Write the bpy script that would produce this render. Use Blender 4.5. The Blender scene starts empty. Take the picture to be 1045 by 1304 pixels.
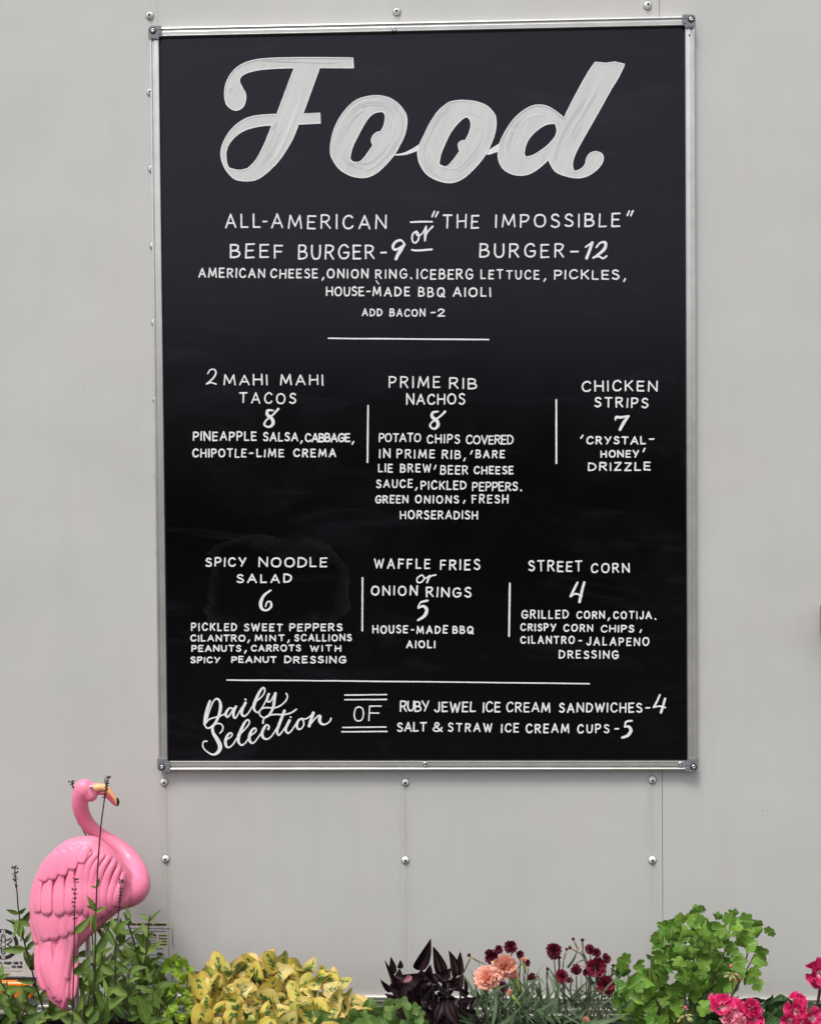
import bpy, math, random
from math import sin, cos, pi, radians, sqrt
from mathutils import Vector, Matrix, noise

SC = bpy.context.scene
# ------------------------------------------------------------------ camera, sky, sun, exposure
F = 1400.0; IW, IH = 1045.0, 1304.0
Z0 = 1.85                                   # height of the middle of the menu board
CAMLOC = Vector((0.035, -1.8713, Z0 - 0.1586))
YAW, PITCH, ROLL = 0.0309, -0.0179, 0.0081
ROT = (Matrix.Rotation(YAW, 3, 'Z') @ Matrix.Rotation(PITCH, 3, 'X') @ Matrix.Rotation(ROLL, 3, 'Y'))
cam = bpy.data.cameras.new('camera'); camo = bpy.data.objects.new('camera', cam)
SC.collection.objects.link(camo)
camo.matrix_world = Matrix.Translation(CAMLOC) @ (ROT @ Matrix.Rotation(pi/2, 3, 'X')).to_4x4()
cam.sensor_fit = 'VERTICAL'; cam.sensor_height = 24.0; cam.lens = 24.0*F/IH
cam.clip_start = 0.05; cam.clip_end = 2000
SC.camera = camo

SUN_EL, SUN_AZ = radians(63), radians(205)   # azimuth clockwise from +Y
world = bpy.data.worlds.new('World'); SC.world = world; world.use_nodes = True
wn = world.node_tree.nodes; wl = world.node_tree.links
bg = wn['Background']; sky = wn.new('ShaderNodeTexSky'); sky.sky_type = 'NISHITA'
sky.sun_disc = False; sky.sun_elevation = SUN_EL; sky.sun_rotation = SUN_AZ
sky.air_density = 1.0; sky.dust_density = 4.0; sky.ozone_density = 1.0
hs = wn.new('ShaderNodeHueSaturation'); hs.inputs['Saturation'].default_value = 0.32
wl.new(sky.outputs[0], hs.inputs['Color']); wl.new(hs.outputs[0], bg.inputs[0])
bg.inputs[1].default_value = 0.118
sl = bpy.data.lights.new('sun', 'SUN'); sl.energy = 1.5; sl.angle = radians(15); sl.color = (1, .95, .88)
so = bpy.data.objects.new('sun', sl); SC.collection.objects.link(so)
d = Vector((sin(SUN_AZ)*cos(SUN_EL), cos(SUN_AZ)*cos(SUN_EL), sin(SUN_EL)))
so.rotation_euler = d.to_track_quat('Z', 'Y').to_euler(); so.location = (0, -3, 6)
SC.view_settings.view_transform = 'Standard'; SC.view_settings.look = 'None'
SC.view_settings.exposure = 0.62; SC.view_settings.gamma = 1.0; SC.view_settings.use_curve_mapping = False

# ------------------------------------------------------------------ helpers
COL = SC.collection
def px(u, v, Y=0.0):
    """the point of the plane y=Y seen at photo pixel (u, v)"""
    r = ROT @ Vector(((u-IW/2)/F, 1.0, (IH/2-v)/F))
    return CAMLOC + r*((Y-CAMLOC.y)/r.y)
def mpp(Y=0.0): return (Y-CAMLOC.y)/F       # metres per photo pixel at plane y=Y
def link(o, parent=None):
    COL.objects.link(o)
    if parent is not None: o.parent = parent
    return o
def mkmesh(name, vs, fs, mat=None, smooth=False, uvs=None):
    me = bpy.data.meshes.new(name); me.from_pydata([tuple(v) for v in vs], [], fs)
    if mat: me.materials.append(mat)
    if smooth: me.polygons.foreach_set('use_smooth', [True]*len(me.polygons))
    if uvs:
        ul = me.uv_layers.new(name='UVMap')
        for lp in me.loops: ul.data[lp.index].uv = uvs[lp.vertex_index][:2]
        if len(uvs[0]) > 2:
            at = me.attributes.new('rim', 'FLOAT', 'POINT'); at.data.foreach_set('value', [q[2] for q in uvs])
    me.update(); return me
def obj(name, me, parent=None, label=None, kind=None):
    o = bpy.data.objects.new(name, me); link(o, parent)
    if label: o['label'] = label
    if kind: o['kind'] = kind
    return o
def tag(o, label, cat, group=None):
    o['label'] = label; o['category'] = cat
    if group: o['group'] = group
    return o
def thing(name, label, cat, loc=(0, 0, 0), group=None):
    """an Empty at the thing's base; children are authored in world space and re-based"""
    o = bpy.data.objects.new(name, None); o.empty_display_size = .05; o.location = loc
    COL.objects.link(o); return tag(o, label, cat, group)
def rebase():
    bpy.context.view_layer.update()
    for e in [o for o in SC.objects if o.type == 'EMPTY' and o.parent is None]:
        for c in e.children: c.matrix_parent_inverse = Matrix.Translation(-Vector(e.location))
class MB:
    def __init__(s): s.v = []; s.f = []; s.uv = []
    def add(s, vs, fs, uv=None):
        n = len(s.v); s.v += [tuple(v) for v in vs]; s.f += [tuple(i+n for i in f) for f in fs]
        s.uv += uv if uv else [(0, 0)]*len(vs)
    def box(s, a, b):
        x0, y0, z0 = a; x1, y1, z1 = b
        s.add([(x0,y0,z0),(x1,y0,z0),(x1,y1,z0),(x0,y1,z0),(x0,y0,z1),(x1,y0,z1),(x1,y1,z1),(x0,y1,z1)],
              [(0,3,2,1),(4,5,6,7),(0,1,5,4),(1,2,6,5),(2,3,7,6),(3,0,4,7)])
    def tube(s, pts, rad, n=8, cap=True):
        pts = [Vector(p) for p in pts]; m = len(pts)
        if not hasattr(rad, '__len__'): rad = [rad]*m
        rings = []; prev = None
        for i, p in enumerate(pts):
            t = (pts[min(i+1, m-1)]-pts[max(i-1, 0)]).normalized()
            a = prev if prev is not None else (Vector((0,1,0)) if abs(t.y) < .9 else Vector((1,0,0)))
            a = (a - t*a.dot(t)).normalized(); prev = a; b = t.cross(a)
            rings.append([p + (a*cos(2*pi*k/n)+b*sin(2*pi*k/n))*rad[i] for k in range(n)])
        vs = [q for r in rings for q in r]
        fs = [(i*n+k, i*n+(k+1) % n, (i+1)*n+(k+1) % n, (i+1)*n+k) for i in range(m-1) for k in range(n)]
        if cap: fs += [tuple(range(n-1, -1, -1)), tuple((m-1)*n+k for k in range(n))]
        uv = [(k/n, i/max(1, m-1)) for i in range(m) for k in range(n)]
        s.add(vs, fs, uv)
    def lathe(s, c, prof, n=20, ax=Vector((0,-1,0))):
        """prof = [(radius, height along ax)]"""
        c = Vector(c); a = Vector((1,0,0)) if abs(ax.x) < .9 else Vector((0,1,0))
        a = (a-ax*a.dot(ax)).normalized(); b = ax.cross(a); vs = []; m = len(prof)
        for r, h in prof: vs += [c+ax*h+(a*cos(2*pi*k/n)+b*sin(2*pi*k/n))*r for k in range(n)]
        fs = [(i*n+k, i*n+(k+1) % n, (i+1)*n+(k+1) % n, (i+1)*n+k) for i in range(m-1) for k in range(n)]
        fs.append(tuple((m-1)*n+k for k in range(n))); s.add(vs, fs)
    def ball(s, c, r, n=8, m=6, sc=(1,1,1)):
        c = Vector(c); vs = []; fs = []
        for j in range(m+1):
            th = pi*j/m
            for k in range(n):
                ph = 2*pi*k/n
                vs.append(c+Vector((r*sc[0]*sin(th)*cos(ph), r*sc[1]*sin(th)*sin(ph), r*sc[2]*cos(th))))
        for j in range(m):
            for k in range(n): fs.append((j*n+k, (j+1)*n+k, (j+1)*n+(k+1) % n, j*n+(k+1) % n))
        s.add(vs, fs)
    def mesh(s, name, mat, smooth=False): return mkmesh(name, s.v, s.f, mat, smooth, s.uv)
    def build(s, name, mat, parent=None, smooth=False, **k): return obj(name, s.mesh(name, mat, smooth), parent, **k)
def catmull(P, n=8, closed=False):
    """P: tuples (any length); returns a dense polyline"""
    m = len(P); out = []
    if m < 3 and not closed: return [tuple(p) for p in P]
    rng = range(m if closed else m-1)
    g = (lambda i: P[i % m]) if closed else (lambda i: P[max(0, min(m-1, i))])
    for i in rng:
        a, b, c, e = g(i-1), g(i), g(i+1), g(i+2)
        for k in range(n):
            t = k/n
            out.append(tuple(.5*((2*b[j])+(c[j]-a[j])*t+(2*a[j]-5*b[j]+4*c[j]-e[j])*t*t+(3*b[j]-a[j]-3*c[j]+e[j])*t**3) for j in range(len(b))))
    if not closed: out.append(tuple(P[-1]))
    return out

# ------------------------------------------------------------------ materials
def mat(name, col=(.5,.5,.5), rough=.5, metal=0.0, spec=.5):
    m = bpy.data.materials.new(name); m.use_nodes = True
    b = m.node_tree.nodes['Principled BSDF']
    b.inputs['Base Color'].default_value = (*col, 1); b.inputs['Roughness'].default_value = rough
    b.inputs['Metallic'].default_value = metal; b.inputs['Specular IOR Level'].default_value = spec
    return m
class NT:
    def __init__(s, m): s.t = m.node_tree; s.b = s.t.nodes['Principled BSDF']; s.out = s.t.nodes['Material Output']
    def n(s, ty, **k):
        x = s.t.nodes.new(ty)
        for a, v in k.items():
            if a.startswith('_'): setattr(x, a[1:], v)
        return x
    def l(s, a, b): s.t.links.new(a, b)
    def coords(s, kind='Object', scale=(1,1,1), rot=(0,0,0)):
        tc = s.n('ShaderNodeTexCoord'); mp = s.n('ShaderNodeMapping')
        mp.inputs['Scale'].default_value = scale; mp.inputs['Rotation'].default_value = rot
        s.l(tc.outputs[kind], mp.inputs['Vector']); return mp.outputs[0]
    def noise(s, vec, scale, detail=4, rough=.55, dist=0):
        x = s.n('ShaderNodeTexNoise'); x.inputs['Scale'].default_value = scale; x.inputs['Detail'].default_value = detail
        x.inputs['Roughness'].default_value = rough; x.inputs['Distortion'].default_value = dist
        s.l(vec, x.inputs['Vector']); return x.outputs['Fac']
    def ramp(s, fac, stops, interp='LINEAR'):
        x = s.n('ShaderNodeValToRGB'); x.color_ramp.interpolation = interp
        e = x.color_ramp.elements
        while len(e) < len(stops): e.new(.5)
        for el, (p, c) in zip(e, stops):
            el.position = p; el.color = (*c, 1) if hasattr(c, '__len__') else (c, c, c, 1)
        s.l(fac, x.inputs[0]); return x.outputs[0]
    def mix(s, fac, a, b, mode='MIX'):
        x = s.n('ShaderNodeMix', _data_type='RGBA', _blend_type=mode)
        for sock, v in ((x.inputs[0], fac), (x.inputs[6], a), (x.inputs[7], b)):
            if hasattr(v, 'node'): s.l(v, sock)
            elif hasattr(v, '__len__'): sock.default_value = (*v, 1)
            else: sock.default_value = v
        return x.outputs[2]
    def math(s, op, a, b=0.0, c=None):
        x = s.n('ShaderNodeMath', _operation=op)
        for i, v in enumerate((a, b, c)):
            if v is None: continue
            if hasattr(v, 'node'): s.l(v, x.inputs[i])
            else: x.inputs[i].default_value = v
        return x.outputs[0]
    def bump(s, h, strength=.3, dist=.001):
        x = s.n('ShaderNodeBump'); x.inputs['Strength'].default_value = strength; x.inputs['Distance'].default_value = dist
        s.l(h, x.inputs['Height']); s.l(x.outputs[0], s.b.inputs['Normal']); return x
    def col(s, c): s.l(c, s.b.inputs['Base Color'])

ZREF = px(640, 1269).z
def m_wall():
    m = mat('painted_sheet_metal', (.56,.55,.53), .38); t = NT(m); v = t.coords()
    big = t.noise(v, 2.2, 5, .6); c = t.ramp(big, [(.3, (.508,.512,.495)), (.7, (.566,.566,.552))])
    streak = t.noise(t.coords(scale=(14,1,1.1)), 2.0, 4, .6)
    c = t.mix(t.ramp(streak, [(.5, 0), (.8, .35)]), c, (.48,.475,.45))
    sp = t.noise(v, 90, 2, .5); c = t.mix(t.ramp(sp, [(.755, 0), (.80, .6)]), c, (.22,.21,.19))
    pk = t.noise(v, 5, 3, .5); c = t.mix(t.ramp(pk, [(.5, 0), (.7, .25)]), c, (.585,.535,.53))
    geo = t.n('ShaderNodeNewGeometry'); sep = t.n('ShaderNodeSeparateXYZ'); t.l(geo.outputs['Position'], sep.inputs[0])
    for col_x in (px(211,1094).x, px(516,1095).x, px(830,1095).x):
        dx = t.math('ABSOLUTE', t.math('SUBTRACT', sep.outputs[0], col_x))
        k = t.math('MULTIPLY', t.ramp(t.math('MULTIPLY', dx, 60.), [(.1, .30), (.9, 0)]), t.ramp(t.noise(t.coords(scale=(60,1,5)), 1.3, 4, .6), [(.35, 0), (.6, 1)]))
        c = t.mix(k, c, (.36,.34,.30))
    low = t.math('MULTIPLY', t.math('SUBTRACT', sep.outputs[2], ZREF), 9.)       # splash dirt just above the rail
    low = t.math('SUBTRACT', 1., t.math('ADD', low, t.math('MULTIPLY', t.noise(v, 12, 5, .65), .9)))
    c = t.mix(t.ramp(low, [(.05, 0), (.6, .35)]), c, (.40,.38,.34))
    scf = t.noise(t.coords(scale=(3,1,30), rot=(0, .25, 0)), 2.4, 3, .6, .4); c = t.mix(t.ramp(scf, [(.72, 0), (.76, .3)]), c, (.42,.41,.39))
    t.col(c)
    t.l(t.ramp(t.noise(v, 3, 4), [(.3, .34), (.7, .5)]), t.b.inputs['Roughness'])
    wav = t.noise(v, 4.5, 3, .5); fine = t.noise(v, 900, 2, .5)
    h = t.math('ADD', t.math('MULTIPLY', wav, 5.0), t.math('MULTIPLY', fine, .05))
    t.bump(h, .35, .0012); return m
def m_board():
    m = mat('black_board_paint', (.006,.006,.007), .42, spec=.36); t = NT(m); v = t.coords(); t.b.inputs['Specular Tint'].default_value = (.88,.84,1.,1)
    d1 = t.noise(v, 420, 3, .7); d2 = t.noise(v, 3.5, 5, .65, .6)
    c = t.mix(t.ramp(d1, [(.45, 0), (.85, .5)]), (.0006,.0006,.0009), (.0045,.0045,.006))
    c = t.mix(t.ramp(d2, [(.52, 0), (.8, .35)]), c, (.010,.010,.012))
    sp = t.noise(v, 150, 2, .5); c = t.mix(t.ramp(sp, [(.785, 0), (.83, .6)]), c, (.12,.12,.12))
    # wiped chalk haze beside the salad entry
    geo = t.n('ShaderNodeNewGeometry'); sep = t.n('ShaderNodeSeparateXYZ'); t.l(geo.outputs['Position'], sep.inputs[0])
    ctr = px(345, 745, -.006)
    ax = t.math('MULTIPLY', t.math('SUBTRACT', sep.outputs[0], ctr.x), 1/.155)
    az = t.math('MULTIPLY', t.math('SUBTRACT', sep.outputs[2], ctr.z), 1/.10)
    r = t.math('SQRT', t.math('ADD', t.math('POWER', t.math('ABSOLUTE', ax), 3.), t.math('POWER', t.math('ABSOLUTE', az), 3.)))
    r = t.math('ADD', r, t.math('MULTIPLY', t.math('SUBTRACT', t.noise(v, 6, 5, .7, .8), .25), 1.1))
    ring = t.ramp(r, [(.80, 0), (1.12, .12), (1.20, .17), (1.32, .03), (1.6, 0)])
    c = t.mix(t.math('MULTIPLY', ring, t.ramp(t.noise(v, 14, 4, .6), [(.3, .15), (.62, 1)])), c, (.085,.085,.09))
    wp = t.noise(t.coords(scale=(1.2,1,5), rot=(0, .5, 0)), 3.2, 4, .6, 1.2); c = t.mix(t.ramp(wp, [(.56, 0), (.72, .5)]), c, (.011,.011,.014))
    sc_ = t.noise(t.coords(scale=(60,1,2), rot=(0, .9, 0)), 1.6, 3, .6, .3); c = t.mix(t.ramp(sc_, [(.74, 0), (.78, .35)]), c, (.03,.03,.034))
    t.col(c); t.l(t.ramp(d2, [(.3, .15), (.7, .26)]), t.b.inputs['Roughness'])
    t.bump(t.noise(v, 1200, 2, .5), .25, .0002); return m
def m_paint(streaky=False, c0=(.8,.8,.8)):
    m = mat('white_marker_paint', c0, .6, spec=.3); t = NT(m)
    if streaky:
        v = t.coords(scale=(1,1,1), rot=(0, radians(-24), 0)); mp = t.n('ShaderNodeMapping')
        mp.inputs['Scale'].default_value = (48, 1, 4); t.l(v, mp.inputs['Vector'])
        s1 = t.noise(mp.outputs[0], 1.0, 5, .65, .35)
        c = t.ramp(s1, [(.28, (.53,.545,.55)), (.42, (.59,.60,.605)), (.55, (.63,.635,.63)), (.72, (.68,.68,.67))])
        bl = t.noise(t.coords(), 22, 4, .6, .8)
        c = t.mix(t.ramp(bl, [(.5, 0), (.56, .5)]), c, (.62,.62,.605))
        c = t.mix(t.ramp(t.noise(t.coords(), 60, 4, .7, 1.), [(.62, 0), (.7, .45)]), c, (.37,.385,.395))
        t.col(c); t.bump(s1, .2, .0004)
    else:
        c = t.ramp(t.noise(t.coords(), 260, 3, .6), [(.3, tuple(x*.78 for x in c0)), (.6, c0)]); t.col(c)
    return m
def m_alu(name='brushed_aluminium', col=(.74,.735,.71), rough=.32, metal=.75):
    m = mat(name, col, rough, metal); t = NT(m)
    c = t.ramp(t.noise(t.coords(), 30, 4, .6), [(.3, tuple(x*.84 for x in col)), (.7, col)]); t.col(c)
    t.bump(t.noise(t.coords(), 700, 2), .15, .0003); return m
def leaf_mat(name, a, b, rib=None, rough=.5, trans=.22, ribw=.05, edge=None, bumps=.35, veins=True):
    """a..b: colour range across leaves and blotches; rib: midrib colour"""
    m = mat(name, a, rough, spec=.35); t = NT(m)
    oi = t.n('ShaderNodeObjectInfo'); v = t.coords('Generated')
    uvn = t.n('ShaderNodeTexCoord'); sep = t.n('ShaderNodeSeparateXYZ'); t.l(uvn.outputs['UV'], sep.inputs[0])
    U = t.math('ABSOLUTE', t.math('SUBTRACT', sep.outputs[0], .5)); V = sep.outputs[1]
    nz = t.noise(t.coords('Object', (1,1,1)), 3.5, 4, .6)
    f = t.math('ADD', t.math('MULTIPLY', nz, .6), t.math('MULTIPLY', oi.outputs['Random'], .7))
    c = t.ramp(f, [(.25, a), (.9, b)])
    # side veins
    w = t.math('SINE', t.math('MULTIPLY', t.math('SUBTRACT', V, t.math('MULTIPLY', U, 1.1)), 46.))
    if veins: c = t.mix(t.ramp(w, [(.6, 0), (1., .4)]), c, tuple(min(1, x*1.7+.01) for x in b))
    if edge:
        at = t.n('ShaderNodeAttribute'); at.attribute_name = 'rim'; c = t.mix(t.ramp(at.outputs['Fac'], [(.86, 0), (.99, .85)]), c, edge)
    if rib: c = t.mix(t.ramp(U, [(0, .9), (ribw, 0)]), c, rib)
    bl = t.noise(t.coords('Object'), 9, 3, .6); c = t.mix(t.math('MULTIPLY', t.ramp(bl, [(.60, 0), (.68, .7)]), t.ramp(oi.outputs['Random'], [(.72, 0), (.8, 1)])), c, (.24,.20,.06))
    t.col(c); t.bump(w, bumps, .0006)
    tr = t.n('ShaderNodeBsdfTranslucent'); mx = t.n('ShaderNodeMixShader'); mx.inputs[0].default_value = trans
    t.l(c, tr.inputs['Color']); t.l(t.b.outputs[0], mx.inputs[1]); t.l(tr.outputs[0], mx.inputs[2]); t.l(mx.outputs[0], t.out.inputs[0])
    return m
def m_varieg():
    m = mat('variegated_leaf', (.6,.5,.1), .42, spec=.4); t = NT(m)
    oi = t.n('ShaderNodeObjectInfo'); uvn = t.n('ShaderNodeTexCoord'); sep = t.n('ShaderNodeSeparateXYZ'); t.l(uvn.outputs['UV'], sep.inputs[0])
    U = t.math('ABSOLUTE', t.math('SUBTRACT', sep.outputs[0], .5)); V = sep.outputs[1]
    comb = t.n('ShaderNodeCombineXYZ'); t.l(sep.outputs[0], comb.inputs[0]); t.l(V, comb.inputs[1])
    t.l(t.math('MULTIPLY', oi.outputs['Random'], 20.), comb.inputs[2])
    base = t.ramp(oi.outputs['Random'], [(0, (.64,.50,.09)), (.3, (.56,.48,.08)), (.55, (.66,.50,.16)), (.78, (.34,.38,.06)), (1, (.68,.54,.22))])
    nz = t.noise(comb.outputs[0], 4.5, 4, .6)
    base = t.mix(t.ramp(nz, [(.45, 0), (.75, .6)]), base, (.38,.42,.07))
    # feathered green flame along the midrib
    fl = t.math('SINE', t.math('MULTIPLY', t.math('SUBTRACT', V, t.math('MULTIPLY', U, 1.5)), 26.))
    lim = t.math('ADD', t.math('MULTIPLY', fl, .07), t.math('MULTIPLY', t.math('SUBTRACT', nz, .5), .35))
    wv = t.ramp(V, [(.12, 0.), (.3, .75), (.55, .8), (.85, .12), (.95, 0)])
    g = t.math('SUBTRACT', t.math('ADD', t.math('MULTIPLY', wv, t.math('ADD', .10, t.math('MULTIPLY', t.math('FRACT', t.math('MULTIPLY', oi.outputs['Random'], 7.3)), .20))), lim), U)
    g = t.math('MULTIPLY', g, t.ramp(wv, [(0, 0), (.15, 1)]))
    dk = t.ramp(t.noise(comb.outputs[0], 7, 3), [(.4, (.035,.10,.03)), (.65, (.10,.20,.04))])
    c = t.mix(t.ramp(g, [(.0, 0), (.025, .95)]), base, dk)
    at = t.n('ShaderNodeAttribute'); at.attribute_name = 'rim'
    c = t.mix(t.ramp(at.outputs['Fac'], [(.90, 0), (.97, .3), (1., .95)]), c, (.50,.17,.08))
    t.col(c); t.bump(nz, .3, .001)
    tr = t.n('ShaderNodeBsdfTranslucent'); mx = t.n('ShaderNodeMixShader'); mx.inputs[0].default_value = .2
    t.l(c, tr.inputs['Color']); t.l(t.b.outputs[0], mx.inputs[1]); t.l(tr.outputs[0], mx.inputs[2]); t.l(mx.outputs[0], t.out.inputs[0])
    return m
def m_dark():
    m = mat('dark_purple_leaf', (.02,.01,.015), .38, spec=.3); t = NT(m)
    uvn = t.n('ShaderNodeTexCoord'); sep = t.n('ShaderNodeSeparateXYZ'); t.l(uvn.outputs['UV'], sep.inputs[0])
    U = t.math('ABSOLUTE', t.math('SUBTRACT', sep.outputs[0], .5)); V = sep.outputs[1]
    oi = t.n('ShaderNodeObjectInfo')
    st = t.ramp(U, [(.06, 0), (.15, .8), (.24, .8), (.33, 0)])
    st = t.math('MULTIPLY', st, t.ramp(V, [(.05, 0), (.3, 1), (.6, .7), (.85, 0)]))
    st = t.math('MULTIPLY', st, t.ramp(oi.outputs['Random'], [(0, .0), (1, .55)]))
    base = t.ramp(t.noise(t.coords(), 4, 3), [(.35, (.005,.002,.004)), (.7, (.022,.007,.012))])
    c = t.mix(st, base, (.13,.105,.09)); t.col(c); t.bump(t.math('SINE', t.math('MULTIPLY', U, 90.)), .12, .0005)
    return m
def m_plastic():
    m = mat('pink_moulded_plastic', (.84,.235,.365), .42, spec=.45); t = NT(m)
    v = t.coords(); c = t.ramp(t.noise(v, 9, 4), [(.3, (.84,.205,.345)), (.7, (.90,.27,.41))]); t.col(c)
    t.bump(t.math('ADD', t.noise(v, 260, 3, .6), t.math('MULTIPLY', t.noise(v, 40, 2), 1.0)), .35, .0009)
    t.l(t.ramp(t.noise(v, 18, 4), [(.35, .34), (.7, .55)]), t.b.inputs['Roughness'])
    t.b.inputs['Subsurface Weight'].default_value = .12; t.b.inputs['Subsurface Radius'].default_value = (.01,.003,.004)
    t.b.inputs['Subsurface Scale'].default_value = .4
    return m
def m_feather():
    m = mat('pink_feather_relief', (.84,.235,.365), .42, spec=.45); t = NT(m)
    uvn = t.n('ShaderNodeTexCoord'); sep = t.n('ShaderNodeSeparateXYZ'); t.l(uvn.outputs['UV'], sep.inputs[0])
    U = t.math('ABSOLUTE', t.math('SUBTRACT', sep.outputs[0], .5)); V = sep.outputs[1]
    w = t.math('SINE', t.math('MULTIPLY', t.math('SUBTRACT', V, t.math('MULTIPLY', U, .16)), 170.))
    c = t.ramp(t.noise(t.coords(), 9, 4), [(.3, (.84,.205,.345)), (.7, (.90,.27,.41))])
    t.col(c)
    h = t.math('ADD', t.math('MULTIPLY', w, .5), t.ramp(U, [(0, 1.), (.05, 0)]))
    t.bump(h, .3, .0008); return m

M = dict(wall=m_wall(), board=m_board(), title=m_paint(True), chalk=m_paint(c0=(.86,.87,.88)), edge=m_paint(c0=(.84,.85,.86)),
         alu=m_alu(), rail=m_alu('rail_aluminium', (.60,.59,.56), .35, .6), bracket=mat('grey_corner_plastic', (.20,.21,.23), .4),
         screw=m_alu('screw_steel', (.62,.62,.62), .22, .95), hole=mat('dark_recess', (.012,.012,.012), .7),
         rivet=mat('painted_rivet', (.72,.72,.70), .28), void=mat('underbody_black', (.012,.012,.013), .8),
         orange=mat('amber_lens', (.80,.20,.012), .22, spec=.6), black=mat('print_black', (.015,.015,.015), .6),
         yellow=mat('print_yellow', (.55,.50,.05), .6), whitefilm=mat('white_label_film', (.555,.555,.54), .42),
         gasket=mat('black_rubber_gasket', (.008,.008,.009), .6))
# ------------------------------------------------------------------ ground
def ground():
    m = mat('asphalt', (.05,.05,.05), .9); t = NT(m); v = t.coords()
    t.col(t.ramp(t.noise(v, 180, 4, .7), [(.3, (.032,.032,.033)), (.7, (.075,.073,.07))])); t.bump(t.noise(v, 150, 4), .6, .004)
    obj('ground', mkmesh('ground', [(-300,-300,0),(300,-300,0),(300,300,0),(-300,300,0)], [(0,1,2,3)], m), kind='structure')
ground()
def horizon_blocker():  # added, unseen dark hedge shape that hides the bright horizon from the board's reflection
    rr = random.Random(6); nx, nz = 160, 14; vs = []; m = mat('horizon_blocker_dark', (.025,.045,.015), .9)
    t = NT(m); t.col(t.ramp(t.noise(t.coords(), 3, 5, .7), [(.3, (.012,.022,.008)), (.7, (.04,.07,.022))]))
    for side in (0, 1):
        for j in range(nz+1):
            for i in range(nx+1):
                h = 4.2+.9*noise.noise(Vector((i*.11, 0, 1)))+.3*noise.noise(Vector((i*.5, 0, 3)))
                vs.append((-40+80*i/nx, -16+(-3 if side else 0)+rr.uniform(-.25,.25)+(1.5*(j/nz)**4)*(1 if side else -1), h*j/nz))
    o = (nz+1)*(nx+1); f = [(s_*o+j*(nx+1)+i, s_*o+j*(nx+1)+i+1, s_*o+(j+1)*(nx+1)+i+1, s_*o+(j+1)*(nx+1)+i) for s_ in (0,1) for j in range(nz) for i in range(nx)]
    f += [(nz*(nx+1)+i, nz*(nx+1)+i+1, o+nz*(nx+1)+i+1, o+nz*(nx+1)+i) for i in range(nx)]
    obj('horizon_blocker', mkmesh('horizon_blocker', vs, f, m), kind='stuff')
horizon_blocker()

# ------------------------------------------------------------------ trailer wall
X213, X516, X843 = px(213,1050).x, px(516.5,1050).x, px(843,1080).x
ZR = px(640, 1269).z                        # top of the bottom rail
def trailer_wall():
    T = thing('trailer_wall', 'pale grey riveted sheet metal side of a food trailer behind the menu board', 'wall', (0,.01,0))
    xs = [-2.2, X213, X516, X843, 2.4]; gaps = [0, .00012, .0001, .00045, 0]
    ztop = 3.2
    for i in range(4):
        b = MB(); b.box((xs[i]+gaps[i], 0, ZR-.004), (xs[i+1]-gaps[i+1], .003, ztop)); b.build('wall_panel', M['wall'], T)
    b = MB(); b.box((-2.2, .0035, ZR-.05), (2.4, 1.9, ztop-.01)); b.build('trailer_body', M['gasket'], T)
    b = MB(); b.box((-2.2, .25, .42), (2.4, 1.9, ZR-.055)); b.build('underbody', M['void'], T)
    # bottom rail: extruded ribbed profile (depth outwards, height)
    def rib(name, prof, m):
        n = len(prof); vs = [(x, -p[0], ZR+p[1]) for x in (-2.2, 2.4) for p in prof]
        fs = [(k, k+1, n+k+1, n+k) for k in range(n-1)]; obj(name, mkmesh(name, vs, fs, m), T)
    rib('bottom_rail', [(-.003,.002),(.004,.002),(.0065,.0005),(.0065,-.0022),(.0035,-.0028),(.0035,-.0042),(.006,-.005),(.006,-.0075),(.002,-.0085),
                        (.002,-.019),(.005,-.020),(.005,-.0225),(.002,-.0235),(.002,-.029),(.0055,-.030),(.0055,-.034),(.0,-.0355),(-.05,-.0355)], M['rail'])
    # rivets
    hd = MB(); n = 20
    hd.lathe((0,0,0), [(.0068,0),(.0068,.0006),(.0061,.0012),(.0058,.0020),(.0050,.0032),(.0038,.0040),(.0024,.0044),(.0018,.0045),(.0016,.0035)], n)
    hm = hd.mesh('rivet', M['rivet'], True)
    hc = MB(); hc.lathe((0,-.0043,0), [(.00215,0),(.00205,.0004)], 14); hcm = hc.mesh('rivet_hole', M['hole'])
    wm = MB(); wm.lathe((0,0,0), [(.0075,0),(.0074,.0007),(.0068,.0008)], 22); wsh = wm.mesh('rivet_washer', mat('dark_washer', (.16,.155,.14), .6))  # plain dark ring round the foot of each rivet
    rng = random.Random(3)
    def rivet(u, v):
        p = px(u, v); o = obj('rivet', hm, T); o.location = p; o.rotation_euler = (0, rng.uniform(0,6), 0)
        h = bpy.data.objects.new('rivet_hole', hcm); COL.objects.link(h); h.parent = o
        h.location = (rng.uniform(-.0004,.0004), 0, rng.uniform(-.0006,.0002))
        q = bpy.data.objects.new('rivet_washer', wsh); COL.objects.link(q); q.parent = o; q.location = (0,.0001,0)
        o.rotation_euler = (rng.uniform(-.05,.05), 0, rng.uniform(-.05,.05))
    for k in range(14):
        v = 20 + k*97.6; 
        if v > 1190: break
        rivet(191 + (v-20)*.0188 - (.6 if 100 < v < 980 else 0), v)
    for u, v, l in ((970,1032,2.2),(957,515,1.5),(985,515,1.2),(440,1092,1.),(985,700,.8)):
        p = px(u, v); b = MB(); b.box((p.x-.0005,-.0004,p.z-.0013*l/2), (p.x+.0005,.001,p.z+.0013*l/2)); b.build('paint_chip', M['bracket'], T)
    for u, v in ((505,15),(824,7),(516,996),(830,993),(516,1095),(830,1095)): rivet(u, v)
    return T
trailer_wall()

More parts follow.
